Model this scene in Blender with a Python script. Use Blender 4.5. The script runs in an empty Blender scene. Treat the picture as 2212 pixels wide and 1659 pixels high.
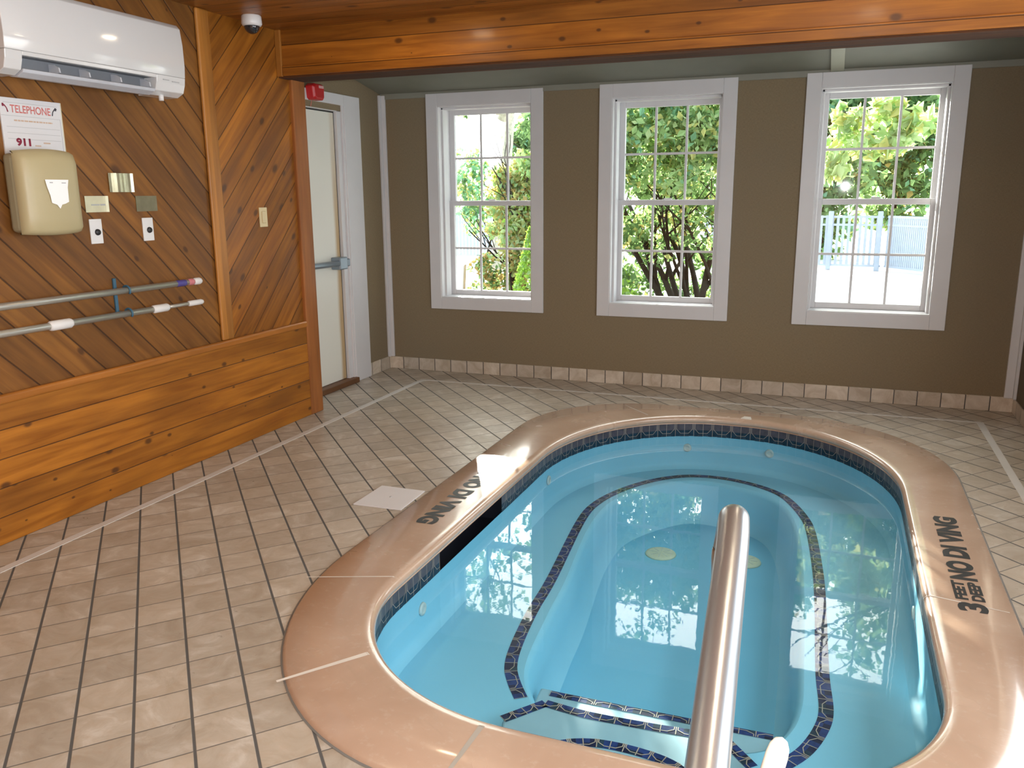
import bpy, math, random
from mathutils import Vector, Matrix
random.seed(7)
SC = bpy.context.scene
COL = SC.collection
PI = math.pi

# ------------------------------------------------------------------ helpers
class MB:
    """collects geometry, then links it as ONE mesh object"""
    def __init__(s): s.v=[]; s.f=[]; s.mi=[]; s.sm=[]; s.uv={}
    def face(s, pts, mi=0, sm=False, uv=None):
        n=len(s.v); s.v+= [tuple(p) for p in pts]
        if uv: s.uv[len(s.f)]=uv
        s.f.append(tuple(range(n,n+len(pts)))); s.mi.append(mi); s.sm.append(sm)
    def box(s,x0,x1,y0,y1,z0,z1,mi=0,M=None):
        n=len(s.v)
        P=[(x0,y0,z0),(x1,y0,z0),(x1,y1,z0),(x0,y1,z0),(x0,y0,z1),(x1,y0,z1),(x1,y1,z1),(x0,y1,z1)]
        if M is not None: P=[tuple(M@Vector(p)) for p in P]
        s.v+=P
        for q in ((0,3,2,1),(4,5,6,7),(0,1,5,4),(1,2,6,5),(2,3,7,6),(3,0,4,7)):
            s.f.append(tuple(n+i for i in q)); s.mi.append(mi); s.sm.append(False)
    def prism(s,poly,z0,z1,mi=0):
        n=len(s.v); k=len(poly)
        s.v+=[(p[0],p[1],z0) for p in poly]+[(p[0],p[1],z1) for p in poly]
        s.f.append(tuple(n+k+i for i in range(k))); s.mi.append(mi); s.sm.append(False)
        s.f.append(tuple(n+k-1-i for i in range(k))); s.mi.append(mi); s.sm.append(False)
        for i in range(k):
            j=(i+1)%k
            s.f.append((n+i,n+j,n+k+j,n+k+i)); s.mi.append(mi); s.sm.append(False)
    def grid(s,rows,closed=True,mi=0,sm=True,capends=False):
        n=len(s.v); k=len(rows[0])
        for r in rows: s.v+=[tuple(p) for p in r]
        for a in range(len(rows)-1):
            m = mi[a] if isinstance(mi,(list,tuple)) else mi
            for i in range(k if closed else k-1):
                j=(i+1)%k
                s.f.append((n+a*k+i,n+a*k+j,n+(a+1)*k+j,n+(a+1)*k+i)); s.mi.append(m); s.sm.append(sm)
        if capends:
            m = mi if not isinstance(mi,(list,tuple)) else mi[0]
            s.f.append(tuple(n+i for i in reversed(range(k)))); s.mi.append(m); s.sm.append(False)
            o=n+(len(rows)-1)*k
            s.f.append(tuple(o+i for i in range(k))); s.mi.append(m); s.sm.append(False)
    def tube(s,pts,r,n=16,mi=0,cap=True):
        pts=[Vector(p) for p in pts]; rows=[]
        rr = r if isinstance(r,(list,tuple)) else [r]*len(pts)
        up=None
        for i,p in enumerate(pts):
            t=(pts[min(i+1,len(pts)-1)]-pts[max(i-1,0)]).normalized()
            if up is None:
                up=Vector((0,0,1)) if abs(t.z)<.9 else Vector((1,0,0))
            a=(up-t*up.dot(t)).normalized(); b=t.cross(a); up=a
            rows.append([p+rr[i]*(math.cos(q*2*PI/n)*a+math.sin(q*2*PI/n)*b) for q in range(n)])
        s.grid(rows,True,mi,True,cap)
    def lathe(s,prof,c,axis='z',n=32,mi=0,cap=True):
        """prof: list of (radius, height along axis)"""
        c=Vector(c); rows=[]
        ax={'x':Vector((1,0,0)),'y':Vector((0,1,0)),'z':Vector((0,0,1))}[axis]
        a={'x':Vector((0,1,0)),'y':Vector((0,0,1)),'z':Vector((1,0,0))}[axis]; b=ax.cross(a)
        for r,h in prof:
            rows.append([c+ax*h+max(r,1e-5)*(math.cos(q*2*PI/n)*a+math.sin(q*2*PI/n)*b) for q in range(n)])
        s.grid(rows,True,mi,True,cap)
    def build(s,name,mats,parent=None,bevel=0,seg=2):
        me=bpy.data.meshes.new(name)
        if not isinstance(mats,(list,tuple)): mats=[mats]
        for m in mats: me.materials.append(m)
        me.from_pydata(s.v,[],s.f)
        me.polygons.foreach_set('material_index',s.mi); me.polygons.foreach_set('use_smooth',s.sm)
        if s.uv:
            u=me.uv_layers.new(name='UVMap')
            for fi,co in s.uv.items():
                for li,c in zip(me.polygons[fi].loop_indices,co): u.data[li].uv=c
        me.validate(); me.update()
        o=bpy.data.objects.new(name,me); COL.objects.link(o)
        if parent is not None:
            o.parent=parent; o.matrix_parent_inverse=Matrix.Identity(4)
            o.location=-Vector(parent['_w'])
        if bevel:
            b=o.modifiers.new('bevel','BEVEL'); b.width=bevel; b.segments=seg; b.limit_method='ANGLE'; b.angle_limit=.6
        return o

def tag(o,label=None,cat=None,group=None,kind=None):
    if label: o['label']=label
    if cat: o['category']=cat
    if group: o['group']=group
    if kind: o['kind']=kind
    return o
ROOTS=[]
def root(name,loc,label,cat,group=None,kind=None):
    o=bpy.data.objects.new(name,None); COL.objects.link(o)
    o.location=loc; o.empty_display_size=.05
    # every part below is meshed in world metres; its own offset brings it back to the root's base
    o['_w']=tuple(loc); ROOTS.append(o)
    return tag(o,label,cat,group,kind)
def sub(o,parent_root):
    """remember where a part sits so that sub-parts can hang from it"""
    o['_w']=tuple(parent_root['_w']) ; ROOTS.append(o); return o
def child_of_part(b,name,mats,part,rootobj,bevel=0):
    o=b.build(name,mats,None,bevel)
    o.parent=part            # part is already offset by -root location; same mesh frame
    return o

# ------------------------------------------------------------------ materials
def mat(name):
    m=bpy.data.materials.new(name); m.use_nodes=True
    nt=m.node_tree; nt.nodes.clear()
    return m,nt
class N:
    def __init__(s,nt): s.nt=nt
    def n(s,t,**k):
        x=s.nt.nodes.new(t)
        for a,b in k.items(): setattr(x,a,b)
        return x
    def l(s,a,b): s.nt.links.new(a,b)
    def _in(s,sock,v):
        if hasattr(v,'links') or isinstance(v,bpy.types.NodeSocket): s.l(v,sock)
        else: sock.default_value=v
    def m(s,op,a,b=0.0,c=0.0,clamp=False):
        x=s.n('ShaderNodeMath',operation=op,use_clamp=clamp)
        s._in(x.inputs[0],a); s._in(x.inputs[1],b)
        if len(x.inputs)>2: s._in(x.inputs[2],c)
        return x.outputs[0]
    def dot(s,a,v):
        x=s.n('ShaderNodeVectorMath',operation='DOT_PRODUCT'); s._in(x.inputs[0],a); x.inputs[1].default_value=v
        return x.outputs['Value']
    def xyz(s,x,y,z=0.0):
        c=s.n('ShaderNodeCombineXYZ'); s._in(c.inputs[0],x); s._in(c.inputs[1],y); s._in(c.inputs[2],z); return c.outputs[0]
    def mix(s,f,a,b,t='MIX'):
        x=s.n('ShaderNodeMix',data_type='RGBA',blend_type=t); s._in(x.inputs[0],f)
        for sk,v in ((x.inputs[6],a),(x.inputs[7],b)):
            if isinstance(v,(tuple,list)): sk.default_value=(*v[:3],1)
            else: s.l(v,sk)
        return x.outputs[2]
    def rng(s,v,a,b,c=0.0,d=1.0,smooth=False):
        x=s.n('ShaderNodeMapRange'); 
        if smooth: x.interpolation_type='SMOOTHSTEP'
        s._in(x.inputs[0],v); 
        for i,q in zip((1,2,3,4),(a,b,c,d)): s._in(x.inputs[i],q)
        return x.outputs[0]
    def noise(s,vec,scale,detail=3,rough=.5,dist=0):
        x=s.n('ShaderNodeTexNoise'); s.l(vec,x.inputs['Vector']); x.inputs['Scale'].default_value=scale
        x.inputs['Detail'].default_value=detail; x.inputs['Roughness'].default_value=rough; x.inputs['Distortion'].default_value=dist
        return x.outputs[0]
    def white(s,v,dim='1D'):
        x=s.n('ShaderNodeTexWhiteNoise',noise_dimensions=dim)
        s._in(x.inputs['W' if dim=='1D' else 'Vector'],v); return x
    def obj(s): return s.n('ShaderNodeTexCoord').outputs['Object']
    def pos(s): return s.n('ShaderNodeNewGeometry').outputs['Position']
    def out(s,sh):
        o=s.n('ShaderNodeOutputMaterial'); s.l(sh,o.inputs[0])
    def bsdf(s,col,rough=.5,metal=0,spec=.5,normal=None,coat=0,coatr=.05,ior=None):
        p=s.n('ShaderNodeBsdfPrincipled')
        if isinstance(col,(tuple,list)): p.inputs['Base Color'].default_value=(*col[:3],1)
        else: s.l(col,p.inputs['Base Color'])
        s._in(p.inputs['Roughness'],rough); p.inputs['Metallic'].default_value=metal
        p.inputs['Specular IOR Level'].default_value=spec
        p.inputs['Coat Weight'].default_value=coat; p.inputs['Coat Roughness'].default_value=coatr
        if normal is not None: s.l(normal,p.inputs['Normal'])
        return p.outputs[0]
    def bump(s,h,strength=.3,dist=.01):
        b=s.n('ShaderNodeBump'); b.inputs['Strength'].default_value=strength; b.inputs['Distance'].default_value=dist
        s.l(h,b.inputs['Height']); return b.outputs[0]

def plain(name,col,rough=.5,metal=0,spec=.5,var=.06,scale=6,coat=0,bump=0,bscale=200):
    m,nt=mat(name); k=N(nt)
    nz=k.noise(k.obj(),scale,4)
    c=k.mix(k.rng(nz,.3,.7),[x*(1-var) for x in col],[min(1,x*(1+var)) for x in col])
    nm=None
    if bump: nm=k.bump(k.noise(k.obj(),bscale,2),bump,.002)
    k.out(k.bsdf(c,rough,metal,spec,nm,coat)); return m

def wood(name,along,across,width,off,c1,c2,rough=.35,knot=5.0,groove=.0035,coat=.10,gcol=(.035,.012,.003),var=.45):
    m,nt=mat(name); k=N(nt); P=k.obj()
    u=k.dot(P,along); v=k.dot(P,across)
    t=k.m('DIVIDE',k.m('ADD',v,off),width)
    idx=k.m('FLOOR',t); fr=k.m('SUBTRACT',t,idx)
    rnd=k.white(idx).outputs['Value']
    r9=k.m('MULTIPLY',rnd,19.7)
    gv=k.xyz(k.m('ADD',k.m('MULTIPLY',u,1.1),r9),k.m('MULTIPLY',v,16),r9)
    g1=k.noise(gv,1.6,4,.55,.6)
    big=k.noise(k.xyz(k.m('ADD',u,r9),k.m('MULTIPLY',v,4),r9),1.7,2)
    c=k.mix(k.rng(g1,.32,.7),c1,c2)
    c=k.mix(k.m('MULTIPLY',k.rng(big,.45,.75),.55),c,[x*.5 for x in c1])
    br=k.m('ADD',k.m('MULTIPLY',rnd,var),1-var*.55)
    c=k.mix(1.0,c,k.xyz(br,br,br),'MULTIPLY')
    vo=k.n('ShaderNodeTexVoronoi',voronoi_dimensions='2D',feature='F1')
    k.l(k.xyz(k.m('ADD',k.m('MULTIPLY',u,knot*.75),r9),k.m('MULTIPLY',v,knot*1.25)),vo.inputs['Vector']); vo.inputs['Scale'].default_value=1
    sel=k.n('ShaderNodeSeparateColor'); k.l(vo.outputs['Color'],sel.inputs[0])
    rad=k.m('MULTIPLY',sel.outputs[0],.16)
    kn=k.m('MULTIPLY',k.rng(k.m('DIVIDE',vo.outputs['Distance'],k.m('ADD',rad,.001)),.35,1.0,1,0,True),k.m('GREATER_THAN',sel.outputs[1],.35))
    c=k.mix(k.m('MULTIPLY',kn,.78 if width<.29 else .0),c,(.05,.016,.004))
    ed=k.m('MULTIPLY',k.m('MINIMUM',fr,k.m('SUBTRACT',1.0,fr)),width)
    gm=k.rng(ed,groove*.35,groove,1,0,True)
    c=k.mix(k.m('MULTIPLY',gm,.85),c,gcol)
    h=k.m('SUBTRACT',k.m('MULTIPLY',g1,.12),gm)
    k.out(k.bsdf(c,k.rng(g1,.3,.7,rough,rough+.12),0,.4,k.bump(h,.5,.006),coat,.15)); return m

M={}
S2=1/math.sqrt(2)
WC1=(.20,.062,.006); WC2=(.40,.145,.014)
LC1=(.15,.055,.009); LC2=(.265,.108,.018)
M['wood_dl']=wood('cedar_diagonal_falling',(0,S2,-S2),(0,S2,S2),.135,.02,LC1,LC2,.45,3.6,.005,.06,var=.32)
M['wood_dr']=wood('cedar_diagonal_rising',(0,S2,S2),(0,-S2,S2),.135,.0,WC1,WC2,.36,4.6,.0035)
M['wood_h']=wood('cedar_horizontal_wainscot',(0,1,0),(0,0,1),.1285,.004,(.25,.078,.005),(.45,.165,.014),.4,5.6,.003,var=.3)
M['wood_beam']=wood('cedar_beam_boards',(1,0,0),(0,0,1),.135,.01,(.23,.070,.006),(.43,.150,.014),.42,5.0,.003)
M['wood_ceil']=wood('cedar_ceiling_boards',(1,0,0),(0,1,0),.135,.05,(.22,.072,.009),(.40,.14,.02),.4,4.0,.0035)
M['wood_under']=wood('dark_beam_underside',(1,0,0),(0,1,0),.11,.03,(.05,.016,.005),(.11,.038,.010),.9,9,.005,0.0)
M['wood_post']=wood('cedar_post',(0,0,1),(0,1,0),.3,.01,(.26,.085,.018),(.40,.14,.034),.4,3.0,.0)
M['wood_trim']=wood('cedar_batten',(0,0,1),(0,1,0),.3,.17,(.30,.115,.018),(.46,.19,.035),.35,3.6,.0)
M['wood_cap']=wood('cedar_cap',(0,1,0),(0,0,1),.3,.17,(.29,.10,.014),(.44,.165,.028),.35,4.5,.0)
M['threshold']=wood('brown_threshold',(0,1,0),(1,0,0),.4,.1,(.12,.05,.018),(.22,.10,.04),.55,4,.0)

def wallpaper():
    m,nt=mat('taupe_grasscloth'); k=N(nt); P=k.obj()
    w1=k.noise(k.xyz(k.dot(P,(60,60,0)),k.dot(P,(0,0,420))),1,2)
    w2=k.noise(k.xyz(k.dot(P,(420,420,0)),k.dot(P,(0,0,60))),1,2)
    big=k.noise(P,1.3,2)
    w=k.m('ADD',k.m('MULTIPLY',w1,.5),k.m('MULTIPLY',w2,.5))
    c=k.mix(k.rng(w,.35,.65),(.188,.143,.085),(.252,.197,.12))
    c=k.mix(k.m('MULTIPLY',k.rng(big,.35,.7),.35),c,(.20,.165,.118))
    k.out(k.bsdf(c,.75,0,.2,k.bump(w,.25,.002))); return m
M['wall']=wallpaper()
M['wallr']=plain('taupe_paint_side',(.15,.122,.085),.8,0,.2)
M['ceil2']=plain('grey_green_paint',(.185,.187,.15),.6,0,.3,.04)
M['ceiltrim']=plain('grey_green_trim',(.235,.232,.19),.5,0,.3,.04)
M['batten']=plain('sage_batten',(.32,.325,.245),.5,0,.3,.04)
M['white']=plain('white_trim_paint',(.60,.595,.605),.38,0,.5,.02)
M['doorw']=None
def door_mat():
    m,nt=mat('white_door_rust_edge'); k=N(nt); P=k.obj()
    y=k.dot(P,(0,1,0)); z=k.dot(P,(0,0,1))
    nz=k.noise(k.xyz(k.m('MULTIPLY',y,9),k.m('MULTIPLY',z,1.6)),1,4)
    e=k.rng(k.m('ADD',y,k.m('MULTIPLY',nz,.05)),5.735,5.785,0,1,True)
    e=k.m('MULTIPLY',e,k.rng(z,2.15,1.2,.25,1))
    c=k.mix(k.m('MULTIPLY',e,.85),(.72,.71,.635),(.42,.26,.09))
    k.out(k.bsdf(c,.42,0,.4)); return m
M['doorw']=door_mat()
def tile_floor():
    m,nt=mat('beige_stone_look_tile'); k=N(nt); P=k.obj()
    pitch=.162
    a=k.m('ADD',k.m('DIVIDE',k.dot(P,(.7246,.6892,0)),.1594),3.184)
    b=k.m('DIVIDE',k.m('SUBTRACT',k.dot(P,(-.7420,.6704,0)),2.889),.1645)
    ia=k.m('FLOOR',a); ib=k.m('FLOOR',b)
    fa=k.m('SUBTRACT',a,ia); fb=k.m('SUBTRACT',b,ib)
    w=k.white(k.xyz(ia,ib,0.0),'3D'); rnd=w.outputs['Value']
    off=k.n('ShaderNodeVectorMath',operation='MULTIPLY_ADD'); k.l(w.outputs['Color'],off.inputs[0]); off.inputs[1].default_value=(13,17,11); k.l(P,off.inputs[2])
    n1=k.noise(off.outputs[0],7,5,.6,1.2); n2=k.noise(off.outputs[0],24,3,.6,.5)
    c=k.mix(k.rng(n1,.35,.66,0,1),(.385,.325,.25),(.50,.445,.37))
    c=k.mix(k.rng(n1,.56,.74,0,.7),c,(.59,.555,.49))
    c=k.mix(k.m('MULTIPLY',k.rng(n2,.5,.72),.28),c,(.40,.29,.19))
    br=k.m('ADD',k.m('MULTIPLY',rnd,.22),.87)
    c=k.mix(1.0,c,k.xyz(br,br,br),'MULTIPLY')
    ea=k.m('MULTIPLY',k.m('MINIMUM',fa,k.m('SUBTRACT',1.0,fa)),pitch)
    eb=k.m('MULTIPLY',k.m('MINIMUM',fb,k.m('SUBTRACT',1.0,fb)),pitch)
    ga=k.rng(ea,.0034,.0056,1,0); gb=k.rng(eb,.0015,.0032,1,0)
    g=k.m('MAXIMUM',ga,k.m('MULTIPLY',gb,.8))
    c=k.mix(g,c,(.092,.09,.085))
    h=k.m('SUBTRACT',k.m('MULTIPLY',n1,.15),g)
    k.out(k.bsdf(c,k.m('ADD',.24,k.m('ADD',k.m('MULTIPLY',g,.5),k.m('MULTIPLY',n2,.12))),0,.3,k.bump(h,.35,.003))); return m
M['floor']=tile_floor()
def base_tile():
    m,nt=mat('beige_baseboard_tile'); k=N(nt); P=k.obj()
    pitch=.1525
    a=k.m('DIVIDE',k.m('ADD',k.dot(P,(1,1,0)),.073),pitch); ia=k.m('FLOOR',a); fa=k.m('SUBTRACT',a,ia)
    w=k.white(ia); off=k.n('ShaderNodeVectorMath',operation='MULTIPLY_ADD'); k.l(w.outputs['Color'],off.inputs[0]); off.inputs[1].default_value=(13,17,11); k.l(P,off.inputs[2])
    n1=k.noise(off.outputs[0],8,5,.6,1)
    c=k.mix(k.rng(n1,.35,.65),(.44,.36,.27),(.60,.53,.44))
    br=k.m('ADD',k.m('MULTIPLY',w.outputs['Value'],.35),.8); c=k.mix(1.0,c,k.xyz(br,br,br),'MULTIPLY')
    ea=k.m('MULTIPLY',k.m('MINIMUM',fa,k.m('SUBTRACT',1.0,fa)),pitch)
    c=k.mix(k.rng(ea,.0024,.0044,1,0),c,(.05,.046,.042))
    k.out(k.bsdf(c,.3,0,.5)); return m
M['base']=base_tile()
def coping_mat():
    m,nt=mat('peach_coping'); k=N(nt); P=k.obj()
    n1=k.noise(P,2.2,4,.55,.4); n2=k.noise(P,38,3,.6)
    c=k.mix(k.rng(n1,.32,.7),(.42,.285,.20),(.52,.375,.275))
    c=k.mix(k.m('MULTIPLY',k.rng(n2,.56,.72),.25),c,(.56,.47,.38))
    st=k.noise(k.xyz(k.dot(P,(2.2,-1.2,0)),k.dot(P,(9,15,0))),1.4,3,.5,.8)
    c=k.mix(k.m('MULTIPLY',k.rng(st,.58,.75),.35),c,(.40,.30,.215))
    k.out(k.bsdf(c,k.rng(n1,.3,.7,.2,.3),0,.5,k.bump(n2,.08,.002),.55,.09)); return m
M['coping']=coping_mat()
M['grout']=plain('white_grout',(.66,.62,.55),.7)
M['caulk']=plain('grey_edge_caulk',(.17,.165,.15),.7)
M['gap']=plain('grey_mortar_bed',(.36,.33,.28),.8)
def plaster():
    m,nt=mat('pale_blue_plaster'); k=N(nt); P=k.obj()
    n1=k.noise(P,2.0,3)
    c=k.mix(k.rng(n1,.3,.7),(.175,.49,.65),(.20,.52,.68))
    k.out(k.bsdf(c,.6,0,.3)); return m
M['plaster']=plaster()
def plaster2():
    m,nt=mat('mid_blue_plaster'); k=N(nt); P=k.obj()
    n1=k.noise(P,2.0,3)
    c=k.mix(k.rng(n1,.3,.7),(.12,.44,.64),(.14,.47,.67))
    k.out(k.bsdf(c,.6,0,.3)); return m
M['plaster_deep']=plaster2()
M['step']=plain('whitish_step_plaster',(.20,.40,.48),.6)
M['t_navy']=plain('navy_glass_tile',(.008,.014,.045),.4,0,.12,.3,30)
M['t_blue']=plain('cobalt_glass_tile',(.012,.036,.14),.4,0,.12,.3,30)
M['t_teal']=plain('dark_teal_tile',(.012,.035,.06),.4,0,.12,.3,30)
M['t_grey']=plain('slate_grey_tile',(.055,.055,.072),.3,0,.3,.25,30)
M['t_line']=plain('cream_tile_line',(.33,.32,.25),.5)
M['t_dim']=plain('dim_tile_line',(.36,.33,.27),.5)
M['black']=plain('black_paint',(.014,.013,.013),.5)
M['hole']=plain('dark_skimmer_throat',(.012,.014,.022),.4)
M['drain']=plain('yellowed_drain_cover',(.42,.55,.42),.6)
M['fitting']=plain('grey_return_fitting',(.36,.50,.50),.5)
def schlick(k,f0,nrm=None):
    g=k.n('ShaderNodeNewGeometry'); d=k.n('ShaderNodeVectorMath',operation='DOT_PRODUCT')
    k.l(g.outputs['Incoming'],d.inputs[0]); k.l(nrm if nrm is not None else g.outputs['Normal'],d.inputs[1])
    c=k.m('SUBTRACT',1.0,k.m('ABSOLUTE',d.outputs['Value']),clamp=True)
    return k.m('ADD',f0,k.m('MULTIPLY',k.m('POWER',c,5.0),1-f0))
def water():
    m,nt=mat('pool_water'); k=N(nt); P=k.obj()
    nz=k.noise(P,9,3,.5,.3); nz2=k.noise(P,2.2,2)
    nm=k.bump(k.m('ADD',nz,k.m('MULTIPLY',nz2,1.5)),.010,.02)
    tr=k.n('ShaderNodeBsdfTransparent'); tr.inputs[0].default_value=(.94,.985,1,1)
    gl=k.n('ShaderNodeBsdfGlossy'); gl.inputs['Roughness'].default_value=.015; k.l(nm,gl.inputs['Normal'])
    mx=k.n('ShaderNodeMixShader'); k.l(schlick(k,.021,nm),mx.inputs[0]); k.l(tr.outputs[0],mx.inputs[1]); k.l(gl.outputs[0],mx.inputs[2])
    k.out(mx.outputs[0]); return m
M['water']=water()
def glass():
    m,nt=mat('window_glass'); k=N(nt)
    tr=k.n('ShaderNodeBsdfTransparent'); tr.inputs[0].default_value=(.93,.96,.95,1)
    gl=k.n('ShaderNodeBsdfGlossy'); gl.inputs['Roughness'].default_value=.02
    mx=k.n('ShaderNodeMixShader'); k.l(schlick(k,.075),mx.inputs[0]); k.l(tr.outputs[0],mx.inputs[1]); k.l(gl.outputs[0],mx.inputs[2])
    k.out(mx.outputs[0]); return m
M['glass']=glass()
def steel():
    m,nt=mat('brushed_stainless_steel'); k=N(nt); P=k.obj()
    n1=k.noise(k.xyz(k.dot(P,(90,0,0)),k.dot(P,(0,6,0)),k.dot(P,(0,0,90))),1,3)
    k.out(k.bsdf(k.mix(n1,(.46,.50,.535),(.49,.53,.565)),.3,.92)); return m
M['steel']=steel()
M['alu']=plain('satin_aluminium',(.60,.59,.54),.35,.75,.5)
M['plastic_w']=plain('white_plastic',(.72,.72,.72),.3,0,.5,.015)
M['ac_w']=plain('glossy_white_casing',(.64,.64,.645),.12,0,.5,.01,3,.4)
M['ac_side']=plain('grey_white_casing',(.50,.50,.54),.35)
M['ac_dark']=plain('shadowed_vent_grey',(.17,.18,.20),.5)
M['ac_mid']=plain('pale_vent_grey',(.50,.52,.57),.35)
M['cream']=plain('cream_plastic',(.44,.375,.215),.4,0,.5,.03)
M['cream_d']=plain('cream_plastic_back',(.32,.285,.18),.5,0,.5,.03)
M['paper']=plain('bright_white_paper',(.93,.93,.93),.6,0,.3,.01)
M['sign']=plain('white_sign_board',(.66,.66,.68),.35,0,.5,.015)
M['signedge']=plain('cream_sign_edge',(.62,.58,.42),.5)
M['red_ink']=plain('faded_red_ink',(.56,.14,.13),.5)
M['maroon']=plain('maroon_ink',(.22,.008,.035),.5)
M['grey_ink']=plain('grey_ink',(.40,.41,.42),.6)
M['dark_ink']=plain('dark_ink',(.05,.05,.065),.6)
M['tan_ink']=plain('tan_ink',(.55,.40,.30),.6)
M['brass']=plain('pale_brass',(.62,.58,.40),.24,.85,.5,.2,14)
M['brass_d']=plain('tarnished_brass',(.24,.22,.14),.5,.55,.5,.15,20)
M['brass_l']=plain('yellowed_label',(.62,.60,.42),.35,.15,.5,.08,20)
M['knob']=plain('black_knob',(.02,.021,.024),.35)
M['ivory']=plain('ivory_plastic',(.66,.55,.33),.35)
M['bluehook']=plain('blue_rubber_hook',(.04,.12,.19),.5)
M['grip']=plain('white_grip',(.74,.73,.72),.4)
M['indigo']=plain('indigo_band',(.075,.06,.26),.4)
M['pink']=plain('pink_band',(.60,.20,.22),.4)
M['camdome']=plain('smoked_dome',(.018,.02,.024),.06,0,.6,.1,5,.5)
M['red']=plain('red_alarm_plastic',(.42,.006,.008),.35)
M['redlab']=plain('pale_red_label',(.62,.36,.36),.5)
M['bar']=plain('grey_anodised_bar',(.25,.30,.345),.35,.55,.5)
M['pvc']=plain('cream_pipe',(.66,.57,.46),.35,0,.5,.03)
M['lid']=plain('white_lid_plastic',(.66,.65,.655),.4,0,.5,.02)
M['tape']=plain('pale_inlay_strip',(.60,.575,.54),.45,0,.5,.05)
M['lampring']=plain('white_lamp_ring',(.7,.68,.62),.4)
def emit(name,col,s):
    m,nt=mat(name); k=N(nt); e=k.n('ShaderNodeEmission'); e.inputs[0].default_value=(*col,1); e.inputs[1].default_value=s; k.out(e.outputs[0]); return m
M['lamp']=emit('warm_lamp',(1,.62,.24),6)
# outside
M['fence']=plain('white_vinyl_fence',(.36,.42,.50),.5)
M['concrete']=plain('pale_concrete',(.62,.61,.59),.85,0,.3,.05,3)
M['mulch']=plain('reddish_mulch',(.085,.055,.038),.9,0,.2,.5,30)
M['chair_o']=plain('white_resin',(.75,.75,.74),.5)
M['chair_t']=plain('tan_edge',(.40,.30,.17),.6)
M['bark']=plain('grey_brown_bark',(.030,.026,.021),.9,0,.2,.35,18)
M['bark_p']=plain('pale_bark',(.45,.43,.37),.9,0,.2,.25,18)
def leaf(name,c,tr=.5):
    m,nt=mat(name); k=N(nt)
    n1=k.noise(k.obj(),11,2)
    cc=k.mix(n1,[x*.7 for x in c],[x*1.25 for x in c])
    d=k.n('ShaderNodeBsdfDiffuse'); k.l(cc,d.inputs[0]); t=k.n('ShaderNodeBsdfTranslucent'); k.l(k.mix(.35,cc,(c[0]*1.6,c[1]*1.35,c[2]*.5)),t.inputs[0])
    mx=k.n('ShaderNodeMixShader'); mx.inputs[0].default_value=tr; k.l(d.outputs[0],mx.inputs[1]); k.l(t.outputs[0],mx.inputs[2]); k.out(mx.outputs[0]); return m
M['l_green']=leaf('green_leaf',(.30,.48,.24))
M['l_dark']=leaf('dark_green_leaf',(.12,.22,.10))
M['l_teal']=leaf('blue_green_leaf',(.2,.42,.29))
M['l_yel']=leaf('yellow_green_leaf',(.46,.50,.22))
M['l_gold']=leaf('golden_leaf',(.46,.36,.16))
M['l_lime']=leaf('lime_leaf',(.26,.46,.09))
M['l_pale']=leaf('pale_green_leaf',(.44,.60,.36))

# ------------------------------------------------------------------ 2-D curve helpers
def rrect(x0,x1,y0,y1,r,n=26):
    """closed rounded rectangle, counter-clockwise; r=(near-left,near-right,far-right,far-left) each (rx,ry)"""
    out=[]
    for (cx,cy,a0,(rx,ry)) in ((x0+r[0][0],y0+r[0][1],PI,r[0]),(x1-r[1][0],y0+r[1][1],1.5*PI,r[1]),
                               (x1-r[2][0],y1-r[2][1],0,r[2]),(x0+r[3][0],y1-r[3][1],.5*PI,r[3])):
        for i in range(n+1):
            a=a0+.5*PI*i/n; out.append((cx+rx*math.cos(a),cy+ry*math.sin(a)))
    return out
def catmull(P,m=8,closed=False):
    out=[]; n=len(P)
    rng=range(n if closed else n-1)
    for i in rng:
        g=lambda j: Vector(P[j%n]) if closed else Vector(P[max(0,min(n-1,j))])
        p0,p1,p2,p3=g(i-1),g(i),g(i+1),g(i+2)
        for k in range(m):
            t=k/m
            out.append(tuple(.5*((2*p1)+(p2-p0)*t+(2*p0-5*p1+4*p2-p3)*t*t+(3*p1-p0-3*p2+p3)*t**3)))
    if not closed: out.append(tuple(P[-1]))
    return out
CEN=(-.56,3.75); NS=240
def polar(poly,off=0.0,cen=CEN,ns=NS):
    out=[]
    k=len(poly)
    for q in range(ns):
        a=2*PI*q/ns; dx,dy=math.cos(a),math.sin(a); best=None
        for i in range(k):
            x1,y1=poly[i][0]-cen[0],poly[i][1]-cen[1]; x2,y2=poly[(i+1)%k][0]-cen[0],poly[(i+1)%k][1]-cen[1]
            ex,ey=x2-x1,y2-y1; den=dx*ey-dy*ex
            if abs(den)<1e-12: continue
            t=(x1*ey-y1*ex)/den; s=(x1*dy-y1*dx)/den
            if t>0 and -1e-9<=s<=1+1e-9: best=t if best is None else max(best,t)
        out.append((cen[0]+dx*best,cen[1]+dy*best))
    return offset(out,off) if off else out
def offset(P,d,closed=True):
    """positive d = outward for a counter-clockwise loop"""
    out=[]; n=len(P)
    for i in range(n):
        a=P[(i-1)%n] if closed else P[max(0,i-1)]; b=P[(i+1)%n] if closed else P[min(n-1,i+1)]
        tx,ty=b[0]-a[0],b[1]-a[1]; L=math.hypot(tx,ty) or 1
        out.append((P[i][0]+d*ty/L,P[i][1]-d*tx/L))
    return out
def z3(P,z): return [(p[0],p[1],z) for p in P]

INNER=polar(rrect(-1.525,.405,1.995,5.63,((.74,.72),(.62,.62),(.92,1.12),(.92,1.12))))
OUTER=polar(rrect(-1.868,.703,1.69,5.875,((.95,1.2),(1.0,1.0),(.95,1.1),(.80,.85))))
WALL=offset(INNER,.012)

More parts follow.
